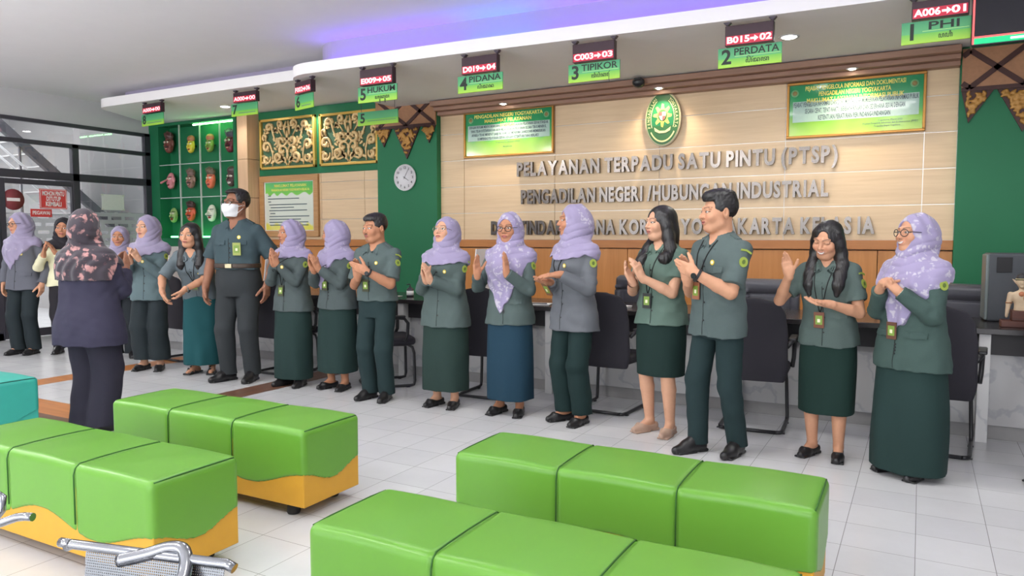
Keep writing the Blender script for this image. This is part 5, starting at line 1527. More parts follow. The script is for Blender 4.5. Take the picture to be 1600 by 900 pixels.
class Person:
    def __init__(s, sp):
        s.sp = sp
        s.H = sp['H']; s.k = s.H / 1.60
        x, y = sp['pos']
        cam_t = math.atan2(-x, y)
        s.th = cam_t + math.radians(sp['phi'])
        s.root = thing('person', sp['label'], 'person', (x, y, 0), s.th, sp.get('group'))
        s.male = sp.get('male', False)
        s.w = sp.get('w', 1.0)
        s.lean = math.radians(sp.get('lean', 0)); s.Rl = rotx(s.lean)
        s.O = V(0, 0, .84)
        hp = sp.get('head', (sp['phi'], 0, 0))
        psi = math.radians(hp[0] - sp['phi'])
        s.Rh = rotz(psi) @ rotx(math.radians(hp[1])) @ roty(math.radians(hp[2]))
        s.NB = s.T(0, .022, 1.335)
        s.hs = sp.get('hs', 1.09)
        s.HC = s.NB + s.Rl @ V(0, -.002, .040) + s.Rh @ V(0, -.024, .1075)
        sw = .150 * (1.10 if s.male else 1.0) * (.6 + .4 * s.w)
        s.S = {1: s.T(sw, .012, 1.258), -1: s.T(-sw, .012, 1.258)}
        po = POSES[sp.get('pose', 'down')]
        s.arm = {}
        for sd, key in ((1, 'L'), (-1, 'R')):
            w, f, n = sp.get(key, po[key])
            hint = sp.get('hint' + key, (sd * .55, .35, -1.0))
            Wt = s.T(*w) if not sp.get('abs_hands') else V(*w)
            E, Wt = ik(s.S[sd], Wt, .272, .232, hint)
            s.arm[sd] = (s.S[sd], E, Wt, s.Rl @ unit(f), s.Rl @ unit(n))
        s.curl = sp.get('curl', po['curl']); s.splay = sp.get('splay', po['splay'])
        ft = sp.get('feet', ((.085, 0, 14), (-.085, 0, -14)))
        s.leg = {}
        for sd, (fx, fy, yaw) in ((1, ft[0]), (-1, ft[1])):
            A = V(fx, fy, .078)
            hip = V(sd * .088, .0, .83)
            K, A2 = ik(hip, A, .385, .375, (sd * .12, -1, 0))
            s.leg[sd] = (hip, K, A2, rotz(math.radians(yaw)))
        s.tab = np.array(M_TOP if s.male else F_TOP, float)
        s.tab[:, 1] *= s.w; s.tab[:, 2] *= (.35 + .65 * s.w) * sp.get('belly', 1.0)
        s.fh = sp.get('fine', .0034)

    def T(s, x, y, z):
        return s.O + s.Rl @ (V(x, y, z) - s.O)

    def obj(s, name, F, m, parent=None, colf=None):
        v, q = F.mesh()
        col = colf(v) if colf else None
        return mesh_np(name, v * s.k, q, m, parent or s.root, col=col)

    def mb(s, b, name, m, parent=None):
        b.xform(Matrix.Scale(s.k, 4))
        return b.build(name, m, parent or s.root)

    # ---- skin
    def torso_skin(s, F, k=.02):
        t = s.tab.copy(); fr = np.where(t[:, 0] < 1.05, .74, .90); t[:, 1] = t[:, 1] * fr - .004; t[:, 2] = t[:, 2] * fr - .004
        F.loft(s.O, s.Rl, [(r[0] - .84, r[1], r[2], r[3]) for r in t], k=k, z0=-.10)

    def body(s):
        sp = s.sp; wrists = [a[2] for a in s.arm.values()]
        h2 = s.fh
        fz = [(s.HC[2] - .135, s.HC[2] + .135, h2)]; fx = [(s.HC[0] - .098, s.HC[0] + .098, h2)]; fy = [(s.HC[1] - .125, s.HC[1] + .06, h2)]
        lo = V(-.24, -.16, 0.0); hi = V(.24, .16, s.HC[2] + .14)
        for sd, a in s.arm.items():
            c = a[2] + a[3] * .085
            r = .105
            fx.append((c[0] - r, c[0] + r, .0042)); fy.append((c[1] - r, c[1] + r, .0042)); fz.append((c[2] - r, c[2] + r, .0042))
            for p in (c - r - .02, c + r + .02, a[1] - .06, a[1] + .06):
                lo = np.minimum(lo, p); hi = np.maximum(hi, p)
        lo = np.minimum(lo, s.HC - .14); hi = np.maximum(hi, s.HC + .14); lo[2] = -.01
        for sd, L in s.leg.items():
            for dd in (-.22, .22):
                lo[:2] = np.minimum(lo[:2], L[2][:2] + dd); hi[:2] = np.maximum(hi[:2], L[2][:2] + dd)
        F = Field(axis_coords(lo[0], hi[0], .0085, fx), axis_coords(lo[1], hi[1], .0085, fy), axis_coords(lo[2], hi[2], .010, fz))
        F.sc = (s.HC, s.hs)
        head_prims(F, s.HC, s.Rh, ears=not sp.get('hijab'), nose=sp.get('nose', 1.12 if s.male else 1.0), jaw=sp.get('jaw', 1.06 if s.male else 1.0))
        F.sc = None
        nr = .058 if s.male else .050
        F.rcone(s.HC + s.Rh @ V(0, .022, -.055), s.NB + s.Rl @ V(0, .0, -.01), nr, nr * 1.08, k=.022)
        B = F.like(); s.torso_skin(B)
        for sd in (1, -1):
            S, E, Wt, f, n = s.arm[sd]
            am = 1.12 if s.male else 1.0
            am *= (.55 + .45 * s.w)
            B.rcone(S, E, .040 * am, .037 * am, k=.03)
            B.rcone(E, E + (Wt - E) * .35, .037 * am, .036 * am, k=.008)
            B.rcone(E + (Wt - E) * .35, Wt, .036 * am, .0245 * am, k=.008)
        for sd in (1, -1):
            hip, K, A, Rf = s.leg[sd]
            B.rcone(hip, K, .078, .052, k=.02)
            B.rcone(K, K + (A - K) * .33 + V(0, .008, 0), .050, .050, k=.01)
            B.rcone(K + (A - K) * .33 + V(0, .008, 0), A, .050, .032, k=.01)
            g = lambda x, y, z: V(A[0], A[1], A[2] - .078) + Rf @ V(x, y, z)
            B.rcone(g(0, .0, .078), g(0, -.055, .050), .033, .028, k=.012)
            B.rcone(g(0, .035, .036), g(0, -.085, .030), .029, .030, k=.014)
            B.rcone(g(0, -.085, .030), g(0, -.135, .022), .030, .020, k=.01)
        F.union(B, .02)
        for sd in (1, -1):
            S, E, Wt, f, n = s.arm[sd]
            add_hand(F, Wt, f, n, sd, s.curl if not isinstance(s.curl, tuple) else s.curl[0 if sd > 0 else 1], s.splay, 1.04 if s.male else .96)
        def colf(v):
            q = (v - s.HC) @ s.Rh / s.hs
            return face_tint(q, sp, len(v))
        return s.obj('body', F, SKIN, colf=colf)

    # ---- clothes
    def top_field(s, h=.006, sleeves=True, off=0., z0=None):
        sp = s.sp
        pts = [s.S[1], s.S[-1], s.T(.24 * s.w, -.22, .72), s.T(-.24 * s.w, .2, 1.40)]
        if sleeves:
            pts += [a[i] for a in s.arm.values() for i in (1, 2)]
        lo = np.min(pts, 0) - .085; hi = np.max(pts, 0) + .085
        F = Field.box(lo, hi, h)
        hem = sp.get('hem', .70) if z0 is None else z0
        F.loft(s.O, s.Rl, [(r[0] - .84, r[1], r[2], r[3]) for r in s.tab], off=off, z0=hem - .84,
               ripple=(lambda a, z: .004 * np.sin(a * 5 + s.H * 40) * np.clip((.08 - z) / .15, 0, 1)))
        am = (1.10 if s.male else 1.0) * (.5 + .5 * s.w)
        for sd in (1, -1):
            F.rcone(s.NB + s.Rl @ V(sd * .03, .0, -.030), s.S[sd] + s.Rl @ V(-sd * .004, 0, .0), .040 * am + off, .050 * am + off, k=.04)
        s.cuffs = {}
        if sleeves:
            A = F.like()
            for sd in (1, -1):
                S, E, Wt, f, n = s.arm[sd]
                T2 = F.like()
                if sp.get('sleeve', 'long') == 'long':
                    T2.rcone(S, E, .052 * am, .052 * am)
                    d = unit(Wt - E)
                    T2.rcone(E, Wt - d * .0, .053 * am, .041 * am, k=.012)
                    T2.plane(Wt - d * .012, d)
                    s.cuffs[sd] = (Wt - d * .03, d, .041 * am)
                else:
                    fr = sp.get('sleeve_len', .74)
                    C = S + (E - S) * fr; d = unit(E - S)
                    T2.rcone(S, C + d * .05, .052 * am, .066 * am)
                    T2.plane(C, d)
                    s.cuffs[sd] = (C, d, .062 * am)
                F.union(T2, .022)
        return F

    def make_top(s):
        sp = s.sp
        F = s.top_field()
        F.wrinkle(sp.get('wrk', .0034), 40, int(s.H * 1000) + int(s.sp['pos'][0] * 100), (1.5, 1.0, 1.0))
        F.wrinkle(.0009, 80, int(s.H * 777), (1.6, .8, .9))
        # folds where the arms bend and the cloth hangs from the shoulders
        X, Y, Z = F.P()
        for sd in (1, -1):
            S, E, Wt, f, n = s.arm[sd]
            dE = np.sqrt((X - E[0]) ** 2 + (Y - E[1]) ** 2 + (Z - E[2]) ** 2)
            F.d = F.d + (.0032 * np.exp(-(dE / .085) ** 2) * np.sin(dE * 150 + 40 * (X - E[0]) * sd + s.H * 60)).astype(np.float32)
            up = unit(S - E)
            tt = (X - E[0]) * up[0] + (Y - E[1]) * up[1] + (Z - E[2]) * up[2]
            F.d = F.d + (.0022 * np.exp(-(dE / .17) ** 2) * np.sin(tt * 85 + 30 * Y + s.H * 31)).astype(np.float32)
        if sp.get('neck', 'v') == 'v':
            F.rcone(s.NB + s.Rl @ V(0, -.01, -.005), s.NB + s.Rl @ V(0, -.10, .22), .062, .10, k=.006, op='s')
            F.rcone(s.T(0, -.085, 1.340), s.T(0, -.155, 1.225), .046, .004, k=.004, op='s')
        s.topF = F
        o = s.obj(sp.get('top_name', 'blazer'), F, sp['top'])
        s.top_o = o
        return o

    def front(s, x, z):
        return s.topF.hit(s.T(x, -.45, z), s.Rl @ V(0, 1, 0))

    def patch(s, p, n, poly, m, name, parent, up=(0, 0, 1), d=.003, lift=.001):
        n = unit(n); u = np.asarray(up, float); u = unit(u - n * (u @ n)); r = np.cross(u, n)
        b = MB()
        b.prism(poly, d, lambda x, y, hh: tuple(p + r * x + u * y + n * (hh + lift)))
        return s.mb(b, name, m, parent)

    def line(s, pts, r, m, name, parent, lift=.001):
        b = MB(); b.tube([tuple(p + n * lift) for p, n in pts], r, 6)
        return s.mb(b, name, m, parent)

    def insignia(s):
        sp = s.sp; top = s.top_o
        circ = lambda a, b_, n=16: [(a * math.cos(t * 2 * math.pi / n), b_ * math.sin(t * 2 * math.pi / n)) for t in range(n)]
        rect = lambda a, b_: [(-a, -b_), (a, -b_), (a, b_), (-a, b_)]
        if 'pin' in sp:
            p, n = s.front(*sp['pin'])
            o = s.patch(p, n, circ(.014, .016), M('badge gold', srgb(226, 200, 70), .35, .3), 'pin_badge', top)
            s.patch(p + n * .003, n, circ(.008, .009), M('badge pale', srgb(240, 236, 200), .4), 'badge_centre', o, d=.002)
        for key, sd in (('patchL', 1), ('patchR', -1)):
            if sp.get(key):
                S, E = s.arm[sd][0], s.arm[sd][1]
                for fr, poly, poly2, nm in ((.34, circ(.027, .031), circ(.010, .014), 'shoulder_patch'), (.10, [(-.034, -.006), (.0, .002), (.034, -.006), (.034, .006), (.0, .014), (-.034, .006)], None, 'shoulder_tab')):
                    c = S + (E - S) * fr; ax = unit(S - E)
                    od = unit(np.cross(ax, V(0, 1, 0)) * -1 + V(sd * 1.2, -.75, .1)); od = unit(od * 1 - ax * (od @ ax))
                    p, n = s.topF.hit(c + od * .2, -od, .3)
                    n = unit(n * .5 + od * .5)
                    o = s.patch(p, n, poly, M('patch lime', srgb(146, 162, 66), .7), nm, top, up=ax, lift=.002)
                    if poly2:
                        s.patch(p + n * .005, n, poly2, M('patch green', srgb(84, 104, 44), .7), 'patch_centre', o, up=ax, d=.002)
        if 'card' in sp:
            cx, cz = sp['card'][:2]; ang = 0
            p, n = s.front(cx, cz); n = unit(n + s.Rl @ V(0, -1, 0))
            cc = sp['card'][2] if len(sp['card']) > 2 else (60, 62, 40)
            p2 = p + n * .012
            o = s.patch(p2, n, rect(.033, .052), M('card holder %d %d %d' % cc, srgb(*cc), .35), 'id_card', s.root, d=.005)
            s.patch(p2 + n * .005, n, rect(.022, .030), M('card green', srgb(120, 150, 60), .4), 'card_face', o, d=.001)
            s.patch(p2 + n * .006 + V(0, 0, -.004), n, rect(.009, .011), M('card photo', srgb(225, 220, 190), .4), 'card_photo', o, d=.001)
            if sp.get('lanyard', True):
                for sd in (-1, 1):
                    pts = []
                    for q in np.linspace(0, 1, 10):
                        z = 1.315 + (cz + .045 - 1.315) * q
                        x = sd * .060 * (1 - q) ** .8 + cx * q
                        a, nn = s.front(x, z); pts.append((a, nn))
                    s.line(pts, .0032, M('lanyard cloth', srgb(28, 30, 30), .8), 'lanyard', o, lift=.004)
        if sp.get('placket', True):
            top_z = sp.get('placket_z', 1.20); hem = sp.get('hem', .70)
            pts = [s.front(sp.get('placket_x', 0.0), z) for z in np.linspace(top_z, hem + .012, 14)]
            s.line(pts, .0022, M('seam dark', srgb(22, 30, 30), .9), 'placket', top, lift=.0)
            for z in np.linspace(top_z - .04, hem + .10, 4):
                p, n = s.front(sp.get('placket_x', 0.0) + .008, z)
                s.patch(p, n, circ(.0062, .0062, 10), M('button dark', srgb(34, 36, 38), .4), 'button', top, d=.003)
        fl = sp.get('flaps', ())
        for (fx, fz, fw) in fl:
            b = MB(); grid = []
            for i in range(7):
                row = []
                for j in range(3):
                    zz = fz - j * .018 - (.006 if (j == 2 and i == 3) else 0)
                    p, n = s.front(fx + (i / 6 - .5) * fw, zz); row.append(p + n * (.004 + .003 * j))
                grid.append(row)
            vs = [tuple(p) for r in grid for p in r] + [tuple(p - s.Rl @ V(0, -.010, 0)) for r in grid for p in r]
            fs = []
            for i in range(6):
                for j in range(2):
                    a = i * 3 + j; fs.append((a, a + 1, a + 4, a + 3)); fs.append((a + 21, a + 24, a + 25, a + 22))
            for i in range(6):
                fs.append((i * 3, i * 3 + 3, i * 3 + 24, i * 3 + 21)); fs.append((i * 3 + 2, i * 3 + 23, i * 3 + 26, i * 3 + 5))
            for j in range(2):
                fs.append((j, j + 21, j + 22, j + 1)); fs.append((18 + j, 19 + j, 40 + j, 39 + j))
            b._faces(vs, fs)
            s.mb(b, 'pocket_flap', sp['top'], top)
        if sp.get('collar'):
            F = Field.box(s.NB - .13, s.NB + .13, .0042)
            for sd in (-1, 1):
                pts = [s.T(0, .078, 1.365), s.T(sd * .052, .052, 1.362), s.T(sd * .066, .0, 1.350), s.T(sd * .050, -.055, 1.322), s.T(sd * .028, -.098, 1.282)]
                F.chain(pts, [.010, .011, .011, .010, .008], k=.006)
                pts = [p + s.Rl @ V(sd * .012, -.004 if i > 2 else .004, -.022) for i, p in enumerate(pts)]
                pts[-1] = s.T(sd * .062, -.102, 1.258)
                F.chain(pts, [.010, .014, .016, .016, .009], k=.014)
                F.chain([s.T(sd * .030, -.104, 1.275), s.T(sd * .066, -.110, 1.245)], [.009, .005], k=.016)
            s.obj('collar', F, sp['top'], top)
            for sd in (-1, 1):
                if sp.get('epaulet'):
                    pts = []
                    for q in (.0, .35, .7, 1.0):
                        pp = s.T(sd * (.062 + .085 * q), .012, 1.5)
                        pts.append(s.topF.hit(pp, s.Rl @ V(0, 0, -1), .5))
                    b = MB()
                    for i in range(3):
                        pass
                    L = [tuple(p + n * .004 + s.Rl @ V(0, .019, 0)) for p, n in pts]; R_ = [tuple(p + n * .004 + s.Rl @ V(0, -.019, 0)) for p, n in pts]
                    L2 = [tuple(V(*p) - V(0, 0, .010)) for p in L]; R2 = [tuple(V(*p) - V(0, 0, .010)) for p in R_]
                    vs = L + R_ + L2 + R2; fs = []
                    for i in range(3):
                        fs += [(i, i + 1, i + 5, i + 4), (i + 8, i + 12, i + 13, i + 9), (i, i + 8, i + 9, i + 1), (i + 4, i + 5, i + 13, i + 12)]
                    fs += [(0, 4, 12, 8), (3, 11, 15, 7)]
                    b._faces(vs, fs)
                    s.mb(b, 'epaulet', sp['top'], top)

    def skirt(s):
        sp = s.sp; hem = sp.get('skirt_hem', .16); w = s.w * sp.get('skirt_w', 1.0); d = (.35 + .65 * s.w) * sp.get('skirt_w', 1.0)
        a1 = sp.get('skirt_a', .185)
        tab = [(hem, a1 * w, (a1 - .035) * d, .0), (hem + .25 * (.8 - hem), (a1 + .002) * w, (a1 - .035) * d, 0), (.70, .181 * w, .132 * d, .002), (.80, .174 * w, .126 * d, .002), (.9, .158 * w, .112 * d, 0), (.99, .150 * w, .105 * d, 0)]
        F = Field.box(V(-.30 * w, -.26, hem - .02), V(.30 * w, .26, 1.0), .0065)
        ph = s.H * 57
        amp = sp.get('fold', .007)
        rip = lambda a, z: amp * np.clip((.72 - z) / (.72 - hem), 0, 1) * (np.sin(a * 4 + ph + 2 * z) * .6 + np.sin(a * 7 - ph + 3 * z) * .5)
        F.loft(V(0, 0, 0), None, tab, ripple=rip)
        F.wrinkle(.0016, 26, int(ph), (1.6, 1.6, .4))
        return s.obj('skirt', F, sp['bottom'])

    def trousers(s):
        sp = s.sp; ra, rk, rh = sp.get('legw', (.062, .072, .096))
        pts = [L[i] for L in s.leg.values() for i in (0, 1, 2)]
        lo = np.min(pts, 0) - .16; hi = np.max(pts, 0) + .16; lo[2] = .02; hi[2] = 1.0
        F = Field.box(lo, hi, .0065)
        w = s.w
        pf = 1.0 if sp.get('hem', .70) > .92 else .90
        bd = pf * (.35 + .65 * w) * sp.get('belly', 1.0)
        F.loft(V(0, 0, 0), None, [(.72, .150 * w * pf, .115 * bd, .004), (.80, .180 * w * pf, .130 * bd, .004), (.88, .178 * w * pf, .125 * bd, .002), (.99, .160 * w * pf, .114 * bd, -.002)], k=0)
        rh = rh * pf
        wz = sp.get('cuff_z', .055)
        for sd in (1, -1):
            hip, K, A, Rf = s.leg[sd]
            T2 = F.like()
            T2.rcone(hip + V(0, .004, 0), K, rh * (.6 + .4 * w), rk)
            T2.rcone(K, A + V(0, .012, -.045), rk, ra, k=.02)
            T2.plane(V(0, 0, wz), V(0, 0, -1))
            F.union(T2, .014)
        F.plane(V(0, 0, .99), V(0, 0, 1))
        F.wrinkle(.0034, 34, int(s.H * 999), (1, 1, 1.3))
        o = s.obj('trousers', F, sp['bottom'])
        if sp.get('belt'):
            B = Field.box(V(-.24, -.2, .93), V(.24, .2, 1.02), .006)
            B.loft(s.O, s.Rl, [(r[0] - .84, r[1], r[2], r[3]) for r in s.tab], off=.008, z0=.115, z1=.155)
            bo = s.obj('belt', B, M('belt leather', srgb(58, 44, 34), .45))
            b = MB(); b.box((-.030, -.150 * sp.get('belly', 1), .957), (.030, -.110, .993), .003)
            s.mb(b, 'buckle', M('buckle metal', srgb(170, 160, 130), .3, .9), bo)
        return o

    def shoes(s):
        sp = s.sp; st = sp.get('shoes', 'flat')
        for sd in (1, -1):
            hip, K, A, Rf = s.leg[sd]
            g = lambda x, y, z: V(A[0], A[1], A[2] - .078) + Rf @ V(x, y, z)
            c = g(0, -.05, .04)
            F = Field.box(c - V(.19, .19, .05), c + V(.19, .19, .09), .0042)
            if st == 'sandal':
                F.rbox(g(0, .02, .010), (.034, .055, .010), .008, Rf); F.rbox(g(0, -.085, .010), (.042, .075, .010), .008, Rf, k=.02)
                for y, z, r in ((-.10, .043, .0), (-.06, .058, 0)):
                    F.rcone(g(-.040, y + .012, .014), g(-.012, y - .006, z + .018), .009, .008, k=.006); F.rcone(g(-.012, y - .006, z + .018), g(.040, y + .010, .014), .008, .009, k=.006)
                F.rcone(g(-.040, -.055, .014), g(.036, -.12, .026), .008, .008, k=.004)
            else:
                F.rcone(g(0, .036, .038), g(0, -.085, .033), .035, .037)
                tl = -.150 if st == 'flat' else -.160
                F.rcone(g(0, -.085, .033), g(sd * -.006, tl, .024), .037, .022 if st == 'flat' else .026, k=.02)
                if st == 'flat':
                    F.ell(g(0, -.015, .088), V(.044, .090, .052), Rf, k=.004, op='s')
                    F.rcone(g(-.012, -.108, .062), g(.012, -.108, .062), .006, .006, k=.004)
                else:
                    F.rcone(g(0, .0, .085), g(0, -.07, .055), .040, .032, k=.02)
                    F.plane(g(0, 0, .105), V(0, 0, 1))
                F.rbox(g(0, .038, .010), (.030, .034, .010), .006, Rf, k=.008)
                F.rbox(g(0, -.085, .006), (.040, .068, .006), .006, Rf, k=.01)
            F.plane(V(0, 0, .0012), V(0, 0, -1))
            s.obj('sandal' if st == 'sandal' else 'shoe', F, sp.get('shoe_mat') or M('shoe black', srgb(30, 29, 31), .35))

    # ---- head wear
    def hood(s, F):
        g = lambda x, y, z: s.HC + s.Rh @ V(x, y, z)
        F.sc = (s.HC, s.hs)
        F.ell(g(0, .018, .020), V(.087, .106, .099), s.Rh)
        F.ell(g(0, .068, -.030), V(.082, .074, .092), s.Rh, k=.04)
        F.ell(g(0, .002, -.058), V(.083, .080, .080), s.Rh, k=.035)
        F.sc = None

    def hijab(s):
        sp = s.sp; hj = sp['hijab']
        g = lambda x, y, z: s.HC + s.Rh @ V(x, y, z)
        tip, slope, x0, back = hj.get('tip', 1.17), hj.get('slope', .5), hj.get('x0', 0.), hj.get('back', 1.20)
        zt = min(tip - .04, 1.1)
        lo = np.minimum(s.HC - V(.16, .18, .16), s.T(-.26 * s.w, -.22, zt)); hi = np.maximum(s.HC + V(.16, .2, .15), s.T(.26 * s.w, .22, 1.36))
        lo[2] = min(lo[2], s.T(0, -.2, tip - .03)[2])
        F = Field.box(lo, hi, .0052)
        s.hood(F)
        F.rcone(g(0, .020, -.080), s.T(0, -.002, 1.285), .088, .118, k=.05)
        C = F.like()
        C.loft(s.O, s.Rl, [(r[0] - .84, r[1], r[2], r[3]) for r in s.tab], off=.018, z0=-.2)
        for sd in (1, -1):
            C.rcone(s.NB + s.Rl @ V(sd * .03, .0, -.030), s.S[sd], .056, .070, k=.04)
        if hj.get('bust', 0):
            C.ell(s.T(x0, -.10, 1.2), V(.10, .06, .12), k=.05)
        X, Y, Z = F.P()
        x, y, z = [s.Rl[0, i] * (X - s.O[0]) + s.Rl[1, i] * (Y - s.O[1]) + s.Rl[2, i] * (Z - s.O[2]) for i in range(3)]
        z = z + .84
        zf = np.minimum(tip + slope * np.abs(x - x0), hj.get('side', 1.25))
        t = np.clip((y + .03) / .06, 0, 1)
        zb = zf * (1 - t) + back * t
        zb = zb + .008 * np.sin(x * 60 + y * 40)
        C.d = np.maximum(C.d, (zb - z) * (.9 if slope < 1 else .5))
        F.union(C, .035)
        # cloth folds sweeping round the neck and over the head
        ph = s.H * 31 + s.sp['pos'][0] * 7
        a = np.arctan2(X - s.NB[0], -(Y - s.NB[1]))
        wz = np.clip(1 - np.abs(Z - s.NB[2] - .02) / .16, 0, 1)
        aa = np.abs(a + .35 * math.sin(ph))
        p1 = (Z - s.NB[2]) * 62 - 2.6 * aa + ph + .8 * np.sin(a * 2 + ph)
        fold = (1 - 2.1 * np.sqrt(np.abs(np.sin(p1)) + .02)) * .0062 * wz + np.sin(Z * 50 - 4.0 * a + ph * 2) * .0022 * wz
        hs = np.clip((Z - s.HC[2] + .05) / .1, 0, 1)
        fold = fold + hs * (.0022 * np.sin((X * 40 + Y * 60 + Z * 30) + ph) + .0026 * np.sin(Y * 85 + Z * 45 + 6 * np.abs(X) * 8 + ph * 1.7))
        lowm = np.clip((s.NB[2] - Z) / .15, 0, 1)
        fold = fold + lowm * .0062 * np.sin(X * 70 + ph + Z * 30 + 1.5 * np.sin(Z * 25 + ph))
        F.d = F.d + np.where(np.abs(F.d) < .04, fold, 0).astype(np.float32)
        if not hj.get('closed'):
            F.sc = (s.HC, s.hs); F.ell(g(0, -.118, -.010), V(.063, .108, .090), s.Rh, k=.006, op='s'); F.sc = None
        colf = None
        if hj.get('border'):
            def colf(v):
                q = (v - s.O) @ s.Rl; zz = q[:, 2] + .84
                lim = tip + slope * np.abs(q[:, 0] - x0)
                m = ((zz - lim) < .05) & (q[:, 1] < 0) & (zz < 1.2)
                return np.where(m[:, None], np.array([[1.0, 0, 0]]), np.array([[0., 0, 0]]))
        o = s.obj('hijab', F, hj['mat'], colf=colf)
        return o

    def hair(s):
        sp = s.sp; st = sp['hair']
        g = lambda x, y, z: s.HC + s.Rh @ V(x, y, z)
        rng = random.Random(int(s.H * 1000))
        if st == 'short':
            F = Field.box(s.HC - .15, s.HC + .16, .0042)
            up = sp.get('hair_up', .0); F.sc = (s.HC, s.hs)
            F.ell(g(0, .018, .040), V(.0795, .0975, .081 + up * .5), s.Rh)
            F.ell(g(0, -.045, .078 + up), V(.058, .046, .034), s.Rh, k=.025)
            F.ell(g(0, .02, .085 + up), V(.066, .075, .036), s.Rh, k=.025)
            F.rbox(g(0, -.130, -.052 + sp.get('hairline', 0)), (.13, .085, .115), .01, s.Rh, k=.010, op='s')
            F.rbox(g(0, -.075, -.120), (.13, .080, .113), .01, s.Rh, k=.010, op='s')
            F.rbox(g(0, .10, -.170), (.2, .2, .105), .01, s.Rh, k=.012, op='s')
            for sd in (-1, 1):
                F.ell(g(sd * .085, .014, -.012), V(.02, .024, .034), s.Rh, k=.006, op='s')
            F.wrinkle(.0011, 300, 5, (1, .3, 1))
        else:
            tz = sp.get('hair_len', 1.17)
            lo = np.minimum(s.HC - .16, s.T(-.16, -.19, tz - .05)); hi = np.maximum(s.HC + .16, s.T(.16, .17, 1.3))
            F = Field.box(lo, hi, .0048)
            F.sc = (s.HC, s.hs)
            F.ell(g(0, .016, .030), V(.081, .099, .086), s.Rh)
            F.ell(g(0, .046, -.055), V(.079, .062, .11), s.Rh, k=.03)
            F.sc = None
            F.rcone(g(0, .050, -.06), s.T(0, .070, 1.25), .078, .080, k=.045)
            for sd in (-1, 1):
                lnz = tz if (sp.get('hair_side', 0) in (0, sd)) else 1.24
                q = s.hs
                pts = [g(sd * .062 * q, -.010, .045), g(sd * .073 * q, -.004, -.02), g(sd * .078 * q, .006, -.09), s.T(sd * .088, -.030, 1.30), s.T(sd * .092, -.085, 1.24), s.T(sd * .090, -.115, (1.24 + lnz) / 2), s.T(sd * .086, -.128, lnz)]
                F.chain(pts, [.024, .028, .034, .042, .038, .034, .016], k=.032)
            F.sc = (s.HC, s.hs)
            F.ell(g(0, -.132, -.024), V(.058, .104, .098), s.Rh, k=.010, op='s')
            F.ell(g(.008, -.112, .052), V(.038, .062, .040), s.Rh, k=.012, op='s')
            F.rcone(g(-.010, -.10, .10), g(-.016, .02, .135), .004, .004, k=.008, op='s')
            F.sc = None
            X, Y, Z = F.P(); a = np.arctan2(X - s.HC[0], -(Y - s.HC[1] - .02))
            F.d = F.d + (np.abs(F.d) < .03) * (.0010 * np.sin(a * 58 + 1.5 * np.sin(Z * 9)) + .0007 * np.sin(a * 97 + Z * 8)).astype(np.float32)
        return s.obj('hair', F, sp.get('hair_mat') or M('hair black', srgb(26, 24, 26), .42, vary=.3, scale=90, spec=.6))

    def glasses(s):
        sp = s.sp; c = sp['glasses']
        g = lambda x, y, z: tuple(s.HC + s.Rh @ V(x, y, z) * s.hs)
        b = MB(); r = .0024 if c == 'dark' else .0015
        lens = MB()
        for sd in (-1, 1):
            ring = [(sd * .033 + .0225 * math.cos(t), -.1005 + .25 * (abs(sd * .033 + .0225 * math.cos(t)) - .02) , .003 + .0195 * math.sin(t)) for t in [q * 2 * math.pi / 20 for q in range(20)]]
            b.tube([g(*p) for p in ring], r, 6, closed=True)
            b.tube([g(sd * .0555, -.0915, .008), g(sd * .070, -.075, .009), g(sd * .083, .0, .006)], r, 6)
        b.tube([g(-.012, -.1035, .006), g(0, -.106, .009), g(.012, -.1035, .006)], r, 6)
        s.mb(b, 'glasses', M('glasses dark', srgb(30, 28, 30), .3) if c == 'dark' else M('glasses thin', srgb(190, 180, 170), .25, .8))

    def facemask(s):
        F = Field.box(s.HC - .14, s.HC + .13, .004)
        F.sc = (s.HC, s.hs)
        head_prims(F, s.HC, s.Rh, off=.007, ears=False)
        g = lambda x, y, z: s.HC + s.Rh @ V(x, y, z)
        F.ell(g(0, -.075, -.040), V(.036, .042, .045), s.Rh, k=.03)
        K = F.like(); K.sc = F.sc; K.rbox(g(0, -.10, -.052), (.075, .070, .048), .012, s.Rh)
        F.d = np.maximum(F.d, K.d)
        m = s.obj('face_mask', F, M('mask white', srgb(226, 226, 230), .8))
        b = MB(); g = lambda x, y, z: s.HC + s.Rh @ V(x, y, z) * s.hs
        for sd in (-1, 1):
            b.tube([tuple(g(sd * .066, -.045, -.022)), tuple(g(sd * .082, .012, -.006))], .0022, 6)
            b.tube([tuple(g(sd * .060, -.045, -.080)), tuple(g(sd * .080, .014, -.020))], .0022, 6)
        s.mb(b, 'ear_loop', M('mask white', srgb(226, 226, 230), .8), m)

    def watch(s, sd, m, r=.031, d=.036, face=True, name='wristwatch'):
        S, E, Wt, f, n = s.arm[sd]
        ax = unit(Wt - E); c = Wt - ax * d * .6
        am = (1.12 if s.male else 1.0) * (.55 + .45 * s.w)
        r = .0275 * am + .0045
        u = unit(np.cross(ax, n)); w = np.cross(ax, u)
        b = MB()
        for o_ in (-.006, -.002, .002, .006):
            b.tube([tuple(c + ax * o_ + (u * math.cos(t) + w * math.sin(t)) * r) for t in [q * 2 * math.pi / 18 for q in range(18)]], .0032, 6, closed=True)
        o = s.mb(b, name, m)
        if face:
            p = c - n * r
            s.patch(p, -n, [(.0175 * math.cos(q * math.pi / 8), .0175 * math.sin(q * math.pi / 8)) for q in range(16)], M('watch face', srgb(40, 42, 46), .25, .2), 'dial', o, up=ax, d=.008)

